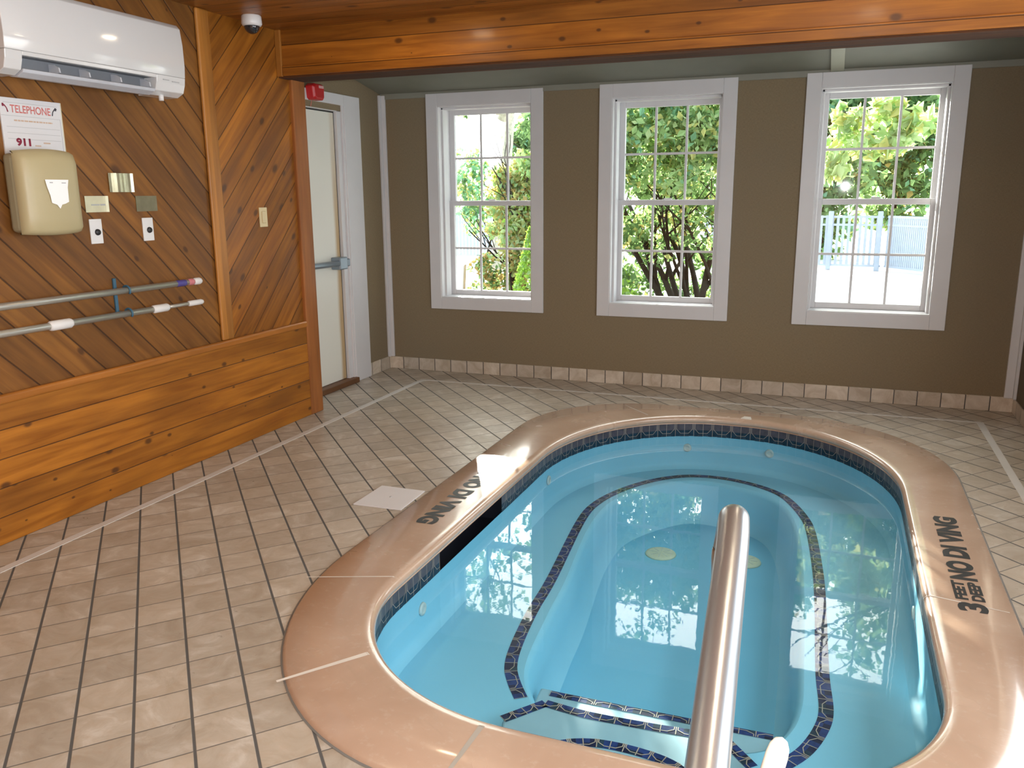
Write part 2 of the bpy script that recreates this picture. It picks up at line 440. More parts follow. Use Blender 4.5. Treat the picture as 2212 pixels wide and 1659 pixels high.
# ------------------------------------------------------------------ room shell
D=6.486; XL=-3.37; XA=-3.63; XR=1.228; CZ=2.51; YB=4.726; YBE=4.97; BZ=2.235; YN=-1.6
FL=-3.72
b=MB()
outer_rect=[(FL,YN),(XR+.1,YN),(XR+.1,D+.02),(FL,D+.02)]
rect=polar(outer_rect)
hole=offset(OUTER,-.03)
top=z3(rect,0)
# corners of the rectangle are added as extra fans
b.grid([z3(hole,0),z3(rect,0)],True,0,False)
for cx,cy in outer_rect:
    ang=math.atan2(cy-CEN[1],cx-CEN[0])%(2*PI); i=int(ang/(2*PI)*NS)
    b.face([(rect[i][0],rect[i][1],0),(cx,cy,0),(rect[(i+1)%NS][0],rect[(i+1)%NS][1],0)])
for f in list(b.f): pass
fl=b.build('floor',M['floor']); tag(fl,'beige diagonal stone look tile floor around the pool','floor',kind='structure')

# left timber wall
wl=root('wall_left',(XL,2,0),'left timber wall of diagonal and horizontal cedar boards','wall',kind='structure')
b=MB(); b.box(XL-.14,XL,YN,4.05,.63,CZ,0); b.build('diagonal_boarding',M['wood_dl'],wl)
b=MB(); b.box(XL-.14,XL,4.05,YBE-.01,.63,CZ,0); b.build('diagonal_boarding',M['wood_dr'],wl)
b=MB(); b.box(XL-.14,XL+.018,YN,4.835,0,.640,0); b.build('wainscot',M['wood_h'],wl,.006)
b=MB(); b.box(XL,XL+.030,YN,4.835,.622,.664,0); b.build('wainscot_cap',M['wood_cap'],wl,.012,3)
b=MB(); b.box(XL,XL+.022,3.985,4.088,.664,CZ,0); b.build('batten',M['wood_trim'],wl,.012,3)
b=MB(); b.box(XL-.155,XL+.024,4.832,4.975,0,2.24,0); b.build('corner_post',M['wood_post'],wl,.008)
# alcove left wall with door opening
DY0,DY1=4.98,5.855
b=MB(); b.box(XA-.15,XA,YBE-.2,DY0,0,2.75); b.box(XA-.15,XA,DY1+.08,D+.25,0,2.75); b.box(XA-.15,XA,DY0,DY1+.08,2.13,2.75)
wa=b.build('wall_alcove',M['wall']); tag(wa,'taupe papered side wall holding the white door','wall',kind='structure')
# back wall with three windows
WX=[(-3.207,-2.197),(-1.746,-.730),(-.266,.749)]; WZ=(.548,2.298); CW=.1
b=MB(); xs=[XA-.15]
for x0,x1 in WX:
    b.box(xs[-1],x0+.08,D,D+.25,-.3,2.9); xs.append(x1-.08)
    b.box(x0+.08,x1-.08,D,D+.25,-.3,WZ[0]+.08); b.box(x0+.08,x1-.08,D,D+.25,WZ[1]-.08,2.9)
b.box(xs[-1],XR+.2,D,D+.25,-.3,2.9)
wb=b.build('wall_back',M['wall']); tag(wb,'taupe papered back wall with three white windows','wall',kind='structure')
# right wall (two glazed openings out of the picture)
b=MB()
for y0,y1,z0,z1 in ((YN,.3,0,2.9),(2.3,2.9,0,2.9),(4.7,D+.25,0,2.9),(.3,2.3,0,.7),(2.9,4.7,0,.7),(.3,2.3,2.2,2.9),(2.9,4.7,2.2,2.9)):
    b.box(XR,XR+.18,y0,y1,z0,z1)
wr=b.build('wall_right',M['wallr']); tag(wr,'dim taupe right wall past the pool','wall',kind='structure')
b=MB(); b.box(FL,XR+.1,YN-.15,YN,0,2.7); wf=b.build('wall_front',M['wood_h']); tag(wf,'cedar boarded wall behind the photographer','wall',kind='structure')
# ceilings
b=MB(); b.box(XL-.2,XR+.1,YN,YB+.05,CZ,CZ+.1); c=b.build('ceiling',M['wood_ceil']); tag(c,'cedar boarded flat ceiling','ceiling',kind='structure')
b=MB()
zb=2.312; sl=-.19; y0=YBE-.1; zf=zb+(D-y0)*.19
for s in (0,):
    b.v+=[(XA-.1,y0,zf),(XR+.1,y0,zf),(XR+.1,D,zb),(XA-.1,D,zb),(XA-.1,y0,zf+.1),(XR+.1,y0,zf+.1),(XR+.1,D,zb+.1),(XA-.1,D,zb+.1)]
    for q in ((0,3,2,1),(4,5,6,7),(0,1,5,4),(1,2,6,5),(2,3,7,6),(3,0,4,7)): b.f.append(q); b.mi.append(0); b.sm.append(False)
c=b.build('ceiling',M['ceil2']); tag(c,'grey green sloping ceiling strip above the windows','ceiling',kind='structure')
b=MB()
bx0,bx1=-.115,-.03
def cz(y): return zb+(D-y)*.19
b.v+=[(bx0,y0,cz(y0)-.016),(bx1,y0,cz(y0)-.016),(bx1,D-.01,cz(D-.01)-.016),(bx0,D-.01,cz(D-.01)-.016),(bx0,y0,cz(y0)+.01),(bx1,y0,cz(y0)+.01),(bx1,D-.01,cz(D-.01)+.01),(bx0,D-.01,cz(D-.01)+.01)]
for q in ((0,3,2,1),(4,5,6,7),(0,1,5,4),(1,2,6,5),(2,3,7,6),(3,0,4,7)): b.f.append(q); b.mi.append(0); b.sm.append(False)
c=b.build('trim_1',M['batten']); tag(c,'pale sage batten on the sloping ceiling above the right window','trim',kind='structure')
b=MB(); b.box(XA,XR,D-.014,D+.001,2.272,2.316); c=b.build('trim_2',M['ceiltrim'],None,.004); tag(c,'thin grey green trim along the top of the back wall','trim',kind='structure')
b=MB(); b.box(XA+.001,-3.583,D-.022,D,.107,2.303); b.box(XA,XA+.02,D-.055,D-.022,.107,2.303)
c=b.build('trim_3',M['white'],None,.004); tag(c,'white corner trim left of the windows','trim',kind='structure')
b=MB(); b.box(1.158,XR,D-.022,D,.1,2.28); b.box(XR-.02,XR,D-.06,D-.022,.1,2.28)
c=b.build('trim_4',M['white'],None,.004); tag(c,'white corner trim right of the windows','trim',kind='structure')
# beam
bm=root('trim_5',(-1,YB,BZ),'cedar boarded beam dropping below the ceiling in front of the alcove','beam',kind='structure')
b=MB(); b.box(XL-.14,XR+.05,YB,YB+.03,BZ+.022,CZ+.05); b.build('face_board',M['wood_beam'],bm)
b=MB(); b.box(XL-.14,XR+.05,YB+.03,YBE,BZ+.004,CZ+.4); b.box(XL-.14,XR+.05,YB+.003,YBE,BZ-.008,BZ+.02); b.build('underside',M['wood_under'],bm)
b=MB(); b.box(XL,XL+.04,YB-.018,YB,BZ-.002,CZ); b.build('end_batten',M['wood_trim'],bm,.004)
b=MB(); b.box(XL+.04,XR+.05,YB-.014,YB,BZ+.001,BZ+.062); b.build('lower_edge_board',M['wood_beam'],bm,.004)
# baseboards
b=MB(); b.box(XA,XR,D-.012,D,0,.105); c=b.build('baseboard_back',M['base'],None,.003); tag(c,'row of beige baseboard tiles under the windows','baseboard',kind='structure')
b=MB(); b.box(XA,XA+.012,6.115,D-.012,0,.11); c=b.build('baseboard_left',M['base'],None,.003); tag(c,'short beige baseboard beside the door frame','baseboard',kind='structure')
b=MB(); b.box(XR-.012,XR,2,D-.012,0,.10); c=b.build('baseboard_right',M['base'],None,.003); tag(c,'beige baseboard along the right wall','baseboard',kind='structure')
# inlay line in the floor
b=MB(); t=.0022
b.box(-3.148,-3.106,YN,6.124,0,t); b.box(-3.106,.954,6.098,6.124,0,t); b.box(.954,.996,YN,6.124,0,t)
c=b.build('trim_6',M['tape']); tag(c,'pale inlay strip running round the tiled floor','floor line',kind='structure')

# windows
for i,(x0,x1) in enumerate(WX):
    nm=['left','middle','right'][i]
    w=root('window_%d'%(i+1),((x0+x1)/2,D,WZ[0]),'%s of the three white sash windows in the back wall'%['leftmost','middle','rightmost'][i],'window',kind='structure')
    z0,z1=WZ; yi=D-.018
    b=MB(); 
    b.box(x0,x0+CW,yi,D+.004,z0,z1); b.box(x1-CW,x1,yi,D+.004,z0,z1); b.box(x0+CW,x1-CW,yi,D+.004,z1-CW,z1); b.box(x0+CW,x1-CW,yi,D+.004,z0,z0+CW)
    b.build('casing',M['white'],w,.003)
    a0,a1,e0,e1=x0+CW,x1-CW,z0+CW,z1-CW
    b=MB(); dj=D+.26
    b.box(a0-.02,a0+.006,D-.012,dj,e0-.02,e1+.02); b.box(a1-.006,a1+.02,D-.012,dj,e0-.02,e1+.02); b.box(a0,a1,D-.012,dj,e1-.006,e1+.02); b.box(a0,a1,D-.012,dj,e0-.02,e0+.006)
    b.box(a0+.006,a0+.022,D+.05,D+.14,e0,e1); b.box(a1-.022,a1-.006,D+.05,D+.14,e0,e1); b.box(a0,a1,D+.05,D+.14,e1-.022,e1-.006)
    b.build('jamb_liner',M['white'],w,.002)
    a0+=.006; a1-=.006; e0+=.006; e1-=.006; zm=1.425
    for nm2,s0,s1,ya in (('upper_sash',zm-.02,e1,D+.205),('lower_sash',e0,zm+.022,D+.165)):
        st=.046; ra=.05 if nm2=='upper_sash' else .04; rb=.042 if nm2=='upper_sash' else .042
        b=MB(); yb_=ya+.036
        b.box(a0,a0+st,ya,yb_,s0,s1); b.box(a1-st,a1,ya,yb_,s0,s1); b.box(a0+st,a1-st,ya,yb_,s1-ra,s1); b.box(a0+st,a1-st,ya,yb_,s0,s0+rb)
        so=b.build(nm2,M['white'],w,.003)
        g0,g1,h0,h1=a0+st,a1-st,s0+rb,s1-ra
        b=MB(); mw=.0085
        for q in (1,2): 
            xm=g0+(g1-g0)*q/3; b.box(xm-mw,xm+mw,ya+.010,ya+.024,h0,h1)
        zmm=(h0+h1)/2; b.box(g0,g1,ya+.0105,ya+.0235,zmm-mw,zmm+mw)
        child_of_part(b,'muntin',M['white'],so,w)
        b=MB(); b.face([(g0,ya+.018,h0),(g1,ya+.018,h0),(g1,ya+.018,h1),(g0,ya+.018,h1)])
        child_of_part(b,'pane',M['glass'],so,w)
    if True:
        b=MB(); xm=(a0+a1)/2; b.box(xm-.03,xm+.03,D+.15,D+.166,zm+.022,zm+.034); b.build('sash_lock',M['white'],w,.003)

# door
dr=root('door_1',(XA,5.4,0),'white flush door with a grey push bar beside the timber post','door',kind='structure')
b=MB(); b.box(XA-.075,XA-.03,DY0,DY1-.095+.035,.045,2.115); dslab=b.build('door_leaf',M['doorw'],dr,.003)
b=MB(); yj=DY1-.06
b.box(XA-.1,XA-.004,yj+.008,DY1+.05,.03,2.19); b.box(XA-.1,XA-.004,DY0,DY1+.05,2.125,2.19)
b.box(XA-.1,XA+.008,yj+.075,DY1+.02,.0,2.2)
b.build('door_jamb',M['white'],dr,.004)
b=MB(); b.box(XA-.01,XA+.020,DY1+.02,6.108,0,2.252); b.box(XA-.01,XA+.020,DY0-.1,DY1+.02,2.172,2.252); b.box(XA-.01,XA+.012,DY1-.0,DY1+.03,0,2.19)
b.build('casing',M['white'],dr,.004)
b=MB(); b.box(XA-.08,XA-.032,yj,yj+.008,.045,2.125); b.box(XA-.08,XA-.034,DY0,yj+.008,2.115,2.125); b.build('door_gasket',M['black'],dr)
b=MB(); b.box(XA-.11,XA+.045,DY0-.01,DY1+.02,0,.042); b.build('threshold',M['threshold'],dr,.006)
b=MB(); b.tube([(XA+.035,DY0,.990),(XA+.035,5.66,.984)],.022,12); b.box(XA-.03,XA+.02,DY0,5.66,.965,1.0)
pb=b.build('push_bar',M['bar'],dr,.002)
b=MB(); b.box(XA-.03,XA+.055,5.655,5.765,.935,1.03); b.box(XA-.03,XA+.02,5.765,5.86,.95,1.01); child_of_part(b,'latch_housing',M['bar'],pb,dr,.008)
b=MB(); b.box(XA-.03,XA-.02,5.33,5.40,2.085,2.112); b.build('alarm_contact',M['red'],dr,.002)

# ------------------------------------------------------------------ pool
pool=root('swimming_pool',(CEN[0],CEN[1],0),'small blue indoor pool with peach coping and stepped end','pool')
cz0=.014
rows=[z3(OUTER,-.03),z3(OUTER,.004),z3(offset(OUTER,-.012),cz0)]
mid=[((o[0]+i_[0])/2,(o[1]+i_[1])/2) for o,i_ in zip(OUTER,INNER)]
rows+=[z3(mid,cz0),z3(offset(INNER,.05),cz0)]
for a in (20,45,70,90,115,140,165):
    r=.026; an=math.radians(a)
    rows.append(z3(offset(INNER,.03-r*math.sin(an)*1.15),cz0-r+r*math.cos(an)))
rows.append(z3(WALL,cz0-.055))
b=MB(); b.grid(rows,True,[1]+[0]*(len(rows)-2),True)
cop=b.build('coping',[M['coping'],M['caulk']],pool)
b=MB()
o1=offset(OUTER,.006); b.grid([z3(o1,.0015),z3(offset(OUTER,-.006),.006)],True,0,True); child_of_part(b,'edge_caulk',M['caulk'],cop,pool)
def near_pt(P,x,y): return min(range(len(P)),key=lambda i:(P[i][0]-x)**2+(P[i][1]-y)**2)
for (xi,yi_),(xo,yo),wd,mt in (((-1.338,2.215),(-1.555,1.93),.010,'grout'),((-1.53,2.74),(-1.90,2.60),.004,'grout'),((-.849,1.99),(-.86,1.70),.009,'gap'),((.235,2.17),(.40,1.92),.008,'gap'),((.40,3.28),(.70,3.22),.003,'grout'),((-1.1,5.52),(-1.35,5.78),.004,'gap'),((-.482,5.628),(-.474,5.735),.035,'grout')):
    d=Vector((xo-xi,yo-yi_)); L=d.length; d/=L; n_=Vector((-d.y,d.x))
    b=MB(); P0=Vector((xi,yi_))+d*.035; P1=Vector((xo,yo))-d*.02
    zz=cz0+.0008
    b.face([(*(P0+n_*wd),zz),(*(P0-n_*wd),zz),(*(P1-n_*wd*.6),zz),(*(P1+n_*wd*.6),zz)])
    # the joint runs over the rounded nose as well
    pr=[]
    for a in (0,25,50,75,95):
        r=.027; an=math.radians(a); pr.append((.034-.034-r*math.sin(an)*1.15+.03+.004,cz0-r+r*math.cos(an)+.0006))
    for q in range(len(pr)-1):
        A=Vector((xi,yi_))+d*pr[q][0]; B=Vector((xi,yi_))+d*pr[q+1][0]
        b.face([(*(A+n_*wd),pr[q][1]),(*(A-n_*wd),pr[q][1]),(*(B-n_*wd),pr[q+1][1]),(*(B+n_*wd),pr[q+1][1])])
    child_of_part(b,'grout_joint',M[mt],cop,pool)

# lettering
def text_polys(s,L,H,bold=.0,sp=1.0):
    """text as a mesh scaled to length L and height H, in its own x-y plane"""
    cu=bpy.data.curves.new('lettering','FONT'); cu.body=s; cu.size=1; cu.offset=bold; cu.space_character=sp; cu.resolution_u=4
    o=bpy.data.objects.new('lettering',cu); COL.objects.link(o)
    bpy.context.view_layer.update()
    me=bpy.data.meshes.new_from_object(o.evaluated_get(bpy.context.evaluated_depsgraph_get()))
    vs=[v.co.copy() for v in me.vertices]; fs=[tuple(p.vertices) for p in me.polygons]
    bpy.data.objects.remove(o); bpy.data.curves.remove(cu); bpy.data.meshes.remove(me)
    x0=min(v.x for v in vs); x1=max(v.x for v in vs); y0=min(v.y for v in vs); y1=max(v.y for v in vs)
    return [((v.x-x0)/(x1-x0)*L,(v.y-y0)/(y1-y0)*H) for v in vs],fs
def text_into(b,s,L,H,org,ex,ey,bold=0,sp=1.0,mi=0):
    V,F=text_polys(s,L,H,bold,sp); org=Vector(org); ex=Vector(ex); ey=Vector(ey); n=len(b.v)
    b.v+=[tuple(org+ex*x+ey*y) for x,y in V]
    for f in F: b.f.append(tuple(n+i for i in f)); b.mi.append(mi); b.sm.append(False)
zt=cz0+.0012
def depth_text(org,ex,ey):
    ex=Vector(ex); ey=Vector(ey); o=Vector(org)
    b=MB()
    text_into(b,'3',.075,.100,o,ex,ey,.045)
    text_into(b,'FEET',.165,.044,o+ex*.095+ey*.056,ex,ey,.05)
    text_into(b,'DEEP',.165,.044,o+ex*.095,ex,ey,.05)
    text_into(b,'NO',.185,.100,o+ex*.275,ex,ey,.058)
    text_into(b,'DI',.125,.100,o+ex*.495,ex,ey,.058)
    text_into(b,'VING',.325,.100,o+ex*.650,ex,ey,.058)
    return b
lt=child_of_part(depth_text((.612,3.185,zt),(0,1,0),(-1,0,0)),'depth_lettering',M['black'],cop,pool); lt['label']='black stencilled 3 feet deep no diving on the right coping'
lt=child_of_part(depth_text((-1.742,4.245,zt),(0,-1,0),(1,0,0)),'depth_lettering',M['black'],cop,pool); lt['label']='black stencilled 3 feet deep no diving on the left coping'

# waterline tile band (geometric pattern in relief lines)
SEGS=[((0,0),(0,1)),((.44,1),(.44,.6)),((.5,1),(.5,.0)),((.56,1),(.56,.6)),((.44,.6),(.22,.25)),((.56,.6),(.78,.25)),((.22,.25),(0,.25)),((.78,.25),(1,.25))]
def arclen(P,closed):
    L=[0]
    for i in range(len(P)-(0 if closed else 1)):
        a=P[i]; c=P[(i+1)%len(P)]; L.append(L[-1]+math.dist(a,c))
    return L
class Path:
    def __init__(s,P,closed): s.P=P; s.c=closed; s.L=arclen(P,closed); s.T=s.L[-1]
    def at(s,u):
        u=u%s.T if s.c else max(0,min(s.T-1e-6,u))
        lo,hi=0,len(s.L)-1
        while hi-lo>1:
            m_=(lo+hi)//2
            if s.L[m_]<=u: lo=m_
            else: hi=m_
        a=s.P[lo]; c=s.P[(lo+1)%len(s.P)]; t=(u-s.L[lo])/max(1e-9,s.L[lo+1]-s.L[lo])
        return (a[0]+(c[0]-a[0])*t,a[1]+(c[1]-a[1])*t)
    def nrm(s,u):
        e=.01; a=s.at(u-e); c=s.at(u+e); tx,ty=c[0]-a[0],c[1]-a[1]; L=math.hypot(tx,ty) or 1
        return (ty/L,-tx/L)
def band(b,fn,T,per,lw,vw,mats_fn,line_mi,skip=None,step=4):
    """fn(u,v,lift)->point; T total length; vw band width; pattern of glass tiles with raised lines"""
    n=max(1,round(T/per)); per=T/n
    for i in range(n):
        u0=i*per
        if skip and skip(u0+per/2): continue
        for j in range(step):
            ua=u0+per*j/step; ub=u0+per*(j+1)/step
            for (va,vb) in ((0,.5),(.5,1)):
                b.face([fn(ua,va*vw,0),fn(ub,va*vw,0),fn(ub,vb*vw,0),fn(ua,vb*vw,0)],mats_fn(va,j//2))
        for (p,q) in SEGS:
            P0=(u0+p[0]*per,p[1]*vw); P1=(u0+q[0]*per,q[1]*vw)
            dx,dy=P1[0]-P0[0],P1[1]-P0[1]; L=math.hypot(dx,dy); nx,ny=-dy/L*lw,dx/L*lw
            c_=lambda a,s_: fn(a[0]+nx*s_,min(vw,max(0,a[1]+ny*s_)),.0012)
            b.face([c_(P0,1),c_(P0,-1),c_(P1,-1),c_(P1,1)],line_mi)
wp=Path(WALL,True)
zw=-.112
def skim(u):
    x,y=wp.at(u); return x<-1.4 and 3.15<y<3.80
b=MB()
fnw=lambda u,v,l:(lambda p,nn:(p[0]-nn[0]*l,p[1]-nn[1]*l,-.128+v))(wp.at(u),wp.nrm(u))
band(b,fnw,wp.T,.125,.0010,.088,lambda va,j:(2 if va<.45 else 3),4,skim)
b.build('waterline_tile',[M['t_navy'],M['t_blue'],M['t_teal'],M['t_grey'],M['t_dim']],pool)
# shell: wall below the tile and the bench
WELLP=[(-.905,2.60),(-1.03,2.84),(-1.085,3.3),(-1.11,3.64),(-1.19,4.4),(-1.135,4.88),(-.83,5.30),(-.48,5.30),(-.21,5.10),(-.085,4.62),(-.03,3.84),(-.01,3.23),(-.005,2.97),(-.03,2.80),(-.10,2.66),(-.20,2.60)]
BLINE=[(-.985,2.645),(-1.05,2.74),(-1.10,2.84),(-1.135,3.0),(-1.17,3.3),(-1.19,3.64),(-1.265,4.40),(-1.255,4.72),(-1.165,5.0),(-1.02,5.24),(-.84,5.40),(-.65,5.445),(-.47,5.415),(-.29,5.32),(-.17,5.18),(-.06,4.90),(-.012,4.65),(.03,4.2),(.05,3.84),(.07,3.23),(.088,2.97),(.075,2.84),(.03,2.70),(-.03,2.60),(-.10,2.52)]
WELL=polar(catmull(WELLP,8,False))
ZB=-.35; ZF=-.615
b=MB()
rows=[z3(WALL,-.126),z3(WALL,ZB+.04),z3(offset(WALL,-.012),ZB+.012),z3(offset(WALL,-.04),ZB)]
b.grid(rows,True,0,True)
# skimmer return is a separate part
b.build('pool_wall',M['plaster'],pool)
b=MB(); b.grid([z3(offset(WALL,-.04),ZB),z3(offset(WELL,.012),ZB)],True,0,False); b.grid([z3(offset(WELL,.012),ZB),z3(offset(WELL,.0),ZB-.006),z3(offset(WELL,-.012),ZB-.025),z3(offset(WELL,-.03),ZB-.14),z3(offset(WELL,-.05),ZF+.03),z3(offset(WELL,-.085),ZF)],True,0,True)
b.build('bench',M['plaster'],pool)
b=MB(); pl=offset(WELL,-.085); b.face(z3(pl,ZF)); b.build('pool_floor',M['plaster_deep'],pool)
# steps
b=MB(); b.prism([(-.96,2.52),(-.05,2.52),(-.06,2.86),(-.98,2.86)],ZF,-.43); s1=b.build('step',M['step'],pool,.01)
S2=[(-.995,2.15),(-.99,2.42),(-.87,2.560),(-.70,2.545),(-.5,2.553),(-.33,2.567),(-.235,2.575),(-.13,2.46),(-.10,2.15)]
S2=[(-.84,2.02)]+[(-.97,2.42),(-.86,2.560),(-.70,2.545),(-.5,2.553),(-.33,2.567),(-.235,2.575),(-.13,2.46)]+[(-.1,2.02)]
b=MB(); b.prism(S2,ZB,-.29); s2=b.build('step',M['step'],pool,.008)
ARC=[(-.80,2.02),(-.76,2.16),(-.70,2.24),(-.59,2.285),(-.44,2.285),(-.33,2.25),(-.26,2.16),(-.22,2.02)]
b=MB(); b.prism(ARC,-.3,-.2); s3=b.build('step',M['step'],pool,.008)
def trim(pts,z,w,part,side=1,per=.125,dense=True):
    P=catmull(pts,6) if dense else pts
    pa=Path(P,False); b=MB()
    def fn(u,v,l):
        p=pa.at(u); nn=pa.nrm(u); return (p[0]+nn[0]*(v-w/2)*side,p[1]+nn[1]*(v-w/2)*side,z+.0015+l)
    seq=[0]
    def mf(va,j):
        seq[0]+=1; return 1 if random.random()<.45 else (0 if random.random()<.7 else 2)
    band(b,fn,pa.T,per,.0016,w,mf,4)
    o=b.build('tile_trim',[M['t_navy'],M['t_blue'],M['t_teal'],M['t_grey'],M['t_line']],pool)
    return o
trim(BLINE,ZB,.052,None,-1)
trim([(-.93,2.83),(-.5,2.835),(-.085,2.845)],-.43,.036,None,1)
trim(S2[1:3],-.29,.042,None,-1,.09,False)
trim(S2[2:7],-.29,.042,None,-1,.1)
trim(S2[6:8],-.29,.042,None,-1,.09,False)
trim(ARC[1:7],-.2,.042,None,-1,.09)
# water
b=MB(); b.face(z3(WALL,zw)); b.build('water',M['water'],pool)
# skimmer throat
b=MB(); xw=-1.537
b.face([(xw-.16,3.04,.0),(xw-.16,3.93,.0),(xw-.16,3.93,-.26),(xw-.16,3.04,-.26)])
b.face([(xw-.004,3.04,-.02),(xw-.16,3.04,-.02),(xw-.16,3.04,-.26),(xw-.004,3.04,-.26)])
b.face([(xw-.004,3.93,-.02),(xw-.16,3.93,-.02),(xw-.16,3.93,-.26),(xw-.004,3.93,-.26)])
b.face([(xw+.004,3.04,-.02),(xw-.16,3.04,-.02),(xw-.16,3.93,-.02),(xw+.004,3.93,-.02)])
b.face([(xw-.004,3.04,-.2),(xw-.16,3.04,-.2),(xw-.16,3.93,-.2),(xw-.004,3.93,-.2)])
b.build('skimmer_mouth',M['hole'],pool)
# fittings
for (x,y) in ((-.85,4.70),(-.365,4.76)):
    b=MB(); b.lathe([(.0,.012),(.07,.012),(.088,.008),(.092,0)],(x,y,ZF),'z',32); 
    for q in range(8):
        a=q*PI/4; b.box(-.002,.002,.02,.07,.0125,.0135,1,Matrix.Translation((x,y,ZF))@Matrix.Rotation(a,4,'Z'))
    b.build('drain_cover',[M['drain'],M['fitting']],pool)
for (x,y,z,ax) in ((-1.53,2.93,-.22,'x'),(-1.45,4.62,-.20,'x'),(-.86,5.625,-.21,'y'),(-.33,5.63,-.2,'y'),(.405,3.6,-.22,'x')):
    b=MB(); sgn=1 if (ax=='x' and x<0) else -1
    p=min(WALL,key=lambda q:(q[0]-x)**2+(q[1]-y)**2)
    b.lathe([(.03,0),(.028,.008*sgn),(.016,.012*sgn),(.012,.006*sgn)],(p[0],p[1],z),ax,20); b.build('return_jet',M['fitting'],pool)

# skimmer lid on the deck
b=MB(); ang=math.radians(-4); 
lid=root('skimmer_lid',(-2.02,3.55,0),'square white plastic lid set in the tiles left of the pool','lid')
b.prism([(-2.15,3.401),(-1.886,3.409),(-1.896,3.689),(-2.149,3.688)],0.0,.006); b.build('cover',M['lid'],lid,.002)
b=MB(); b.lathe([(.0,.0075),(.006,.0075),(.007,.006)],(-2.02,3.55,0),'z',12); b.build('screw',M['grey_ink'],lid)

# ------------------------------------------------------------------ handrail and pipe
hr=root('handrail',(-.09,.9,0),'polished stainless steel grab rail standing at the near end of the pool','handrail')
r=.0245
A=Vector((-.062,.30,.74)); T=Vector((-.1185,1.305,.994))
pts=[(-.055,.20,0),(-.056,.20,.55)]
for q in range(0,9):
    a=math.radians(q*10); pts.append((-.057,.20+.16*(1-math.cos(a)),.575+.16*math.sin(a)))
pts+=[tuple(A+(T-A)*k) for k in (.05,.2,.4,.6,.8,.93)]
for q in range(1,10):
    a=math.radians(q*11); pts.append((-.1185-.002*q,1.285+.085*math.sin(a),.906+.084*math.cos(a)))
pts+=[(-.135,1.372,.8),(-.136,1.372,.4),(-.136,1.372,0)]
b=MB(); b.tube(catmull(pts,3),r,28); b.build('tube',M['steel'],hr)
for p in ((-.055,.20),(-.136,1.372)):
    b=MB(); b.lathe([(.0,.02),(.03,.02),(.052,.012),(.055,0)],(p[0],p[1],0),'z',28); b.build('floor_flange',M['steel'],hr)
pp=root('pipe_post',(-.12,.95,0),'cream plastic pipe with a rounded cap beside the steel handrail','pipe')
pt=Vector((-.020,.985,.828)); pb_=Vector((-.20,.80,0))
k=(pt-pb_)
b=MB(); b.tube([tuple(pb_),tuple(pb_+k*.5),tuple(pb_+k*.985)],.0115,20); b.build('pipe',M['pvc'],pp)
b=MB(); q0=pb_+k*.945; kk=k.normalized()
b.tube([tuple(q0),tuple(q0+kk*.004),tuple(q0+kk*.03),tuple(q0+kk*.042),tuple(q0+kk*.050),tuple(q0+kk*.054)],[.0125,.014,.0138,.0122,.008,.001],20); b.build('end_cap',M['pvc'],pp)

# ------------------------------------------------------------------ left wall fittings
def ybox(b,y0,y1,z0,z1,x0,x1,mi=0): b.box(x0,x1,y0,y1,z0,z1,mi)
ac=root('air_conditioner',(XL,3.12,2.0),'white wall mounted air conditioner high on the timber wall','air conditioner')
Y0,Y1=2.61,3.625; d0=XL+.001
prof=[(0,2.005),(.10,1.985),(.165,1.990),(.205,2.010),(.218,2.06),(.224,2.14),(.222,2.24),(.212,2.315),(.195,2.335),(.12,2.345),(0,2.345)]
def extr(b,prof,y0,y1,mi=0,sm=False):
    rows=[[(d0+p[0],y0,p[1]) for p in prof],[(d0+p[0],y1,p[1]) for p in prof]]
    n=len(b.v); k_=len(prof)
    for r_ in rows: b.v+=r_
    for i in range(k_):
        j=(i+1)%k_; b.f.append((n+i,n+j,n+k_+j,n+k_+i)); b.mi.append(mi); b.sm.append(sm and i not in (k_-1,0))
    b.f.append(tuple(n+i for i in reversed(range(k_)))); b.mi.append(mi); b.sm.append(False)
    b.f.append(tuple(n+k_+i for i in range(k_))); b.mi.append(mi); b.sm.append(False)
ins=lambda P,s_:[((x-.1)*s_+.1-.003,(z-2.16)*s_+2.16) for x,z in P]
bodyp=[(0,2.012),(.10,1.996),(.13,1.998),(.135,2.07),(.212,2.085),(.216,2.14),(.214,2.24),(.205,2.308),(.19,2.328),(.12,2.34),(0,2.34)]
b=MB(); extr(b,bodyp,Y0+.008,Y1-.008); b.build('body',M['ac_side'],ac,.004)
b=MB(); fp=[(.18,2.085),(.221,2.085),(.2255,2.14),(.2235,2.24),(.214,2.318),(.196,2.338),(.15,2.345),(.15,2.32),(.185,2.31)]
extr(b,fp,Y0,Y1,0,True); b.build('front_panel',M['ac_w'],ac,.003)
b=MB(); 
for (ya,yb2) in ((Y0,2.69),(3.43,Y1)):
    extr(b,[(.09,1.99),(.165,1.992),(.203,2.012),(.216,2.05),(.2208,2.0845),(.13,2.0845)],ya,yb2)
extr(b,[(.19,2.068),(.2185,2.068),(.2205,2.0845),(.19,2.0845)],2.69,3.43)
b.build('lower_casing',M['ac_w'],ac,.003)
b=MB(); b.face([(d0+.140,2.69,2.0),(d0+.140,3.43,2.0),(d0+.140,3.43,2.08),(d0+.140,2.69,2.08)]); b.face([(d0+.14,2.69,2.069),(d0+.14,3.43,2.069),(d0+.2,3.43,2.069),(d0+.2,2.69,2.069)])
b.build('air_vent',M['ac_dark'],ac)
b=MB(); extr(b,[(.130,1.990),(.168,1.988),(.203,2.004),(.209,2.016),(.204,2.019),(.19,2.012),(.13,2.004)],2.695,3.425)
b.build('flap',M['ac_mid'],ac,.002)
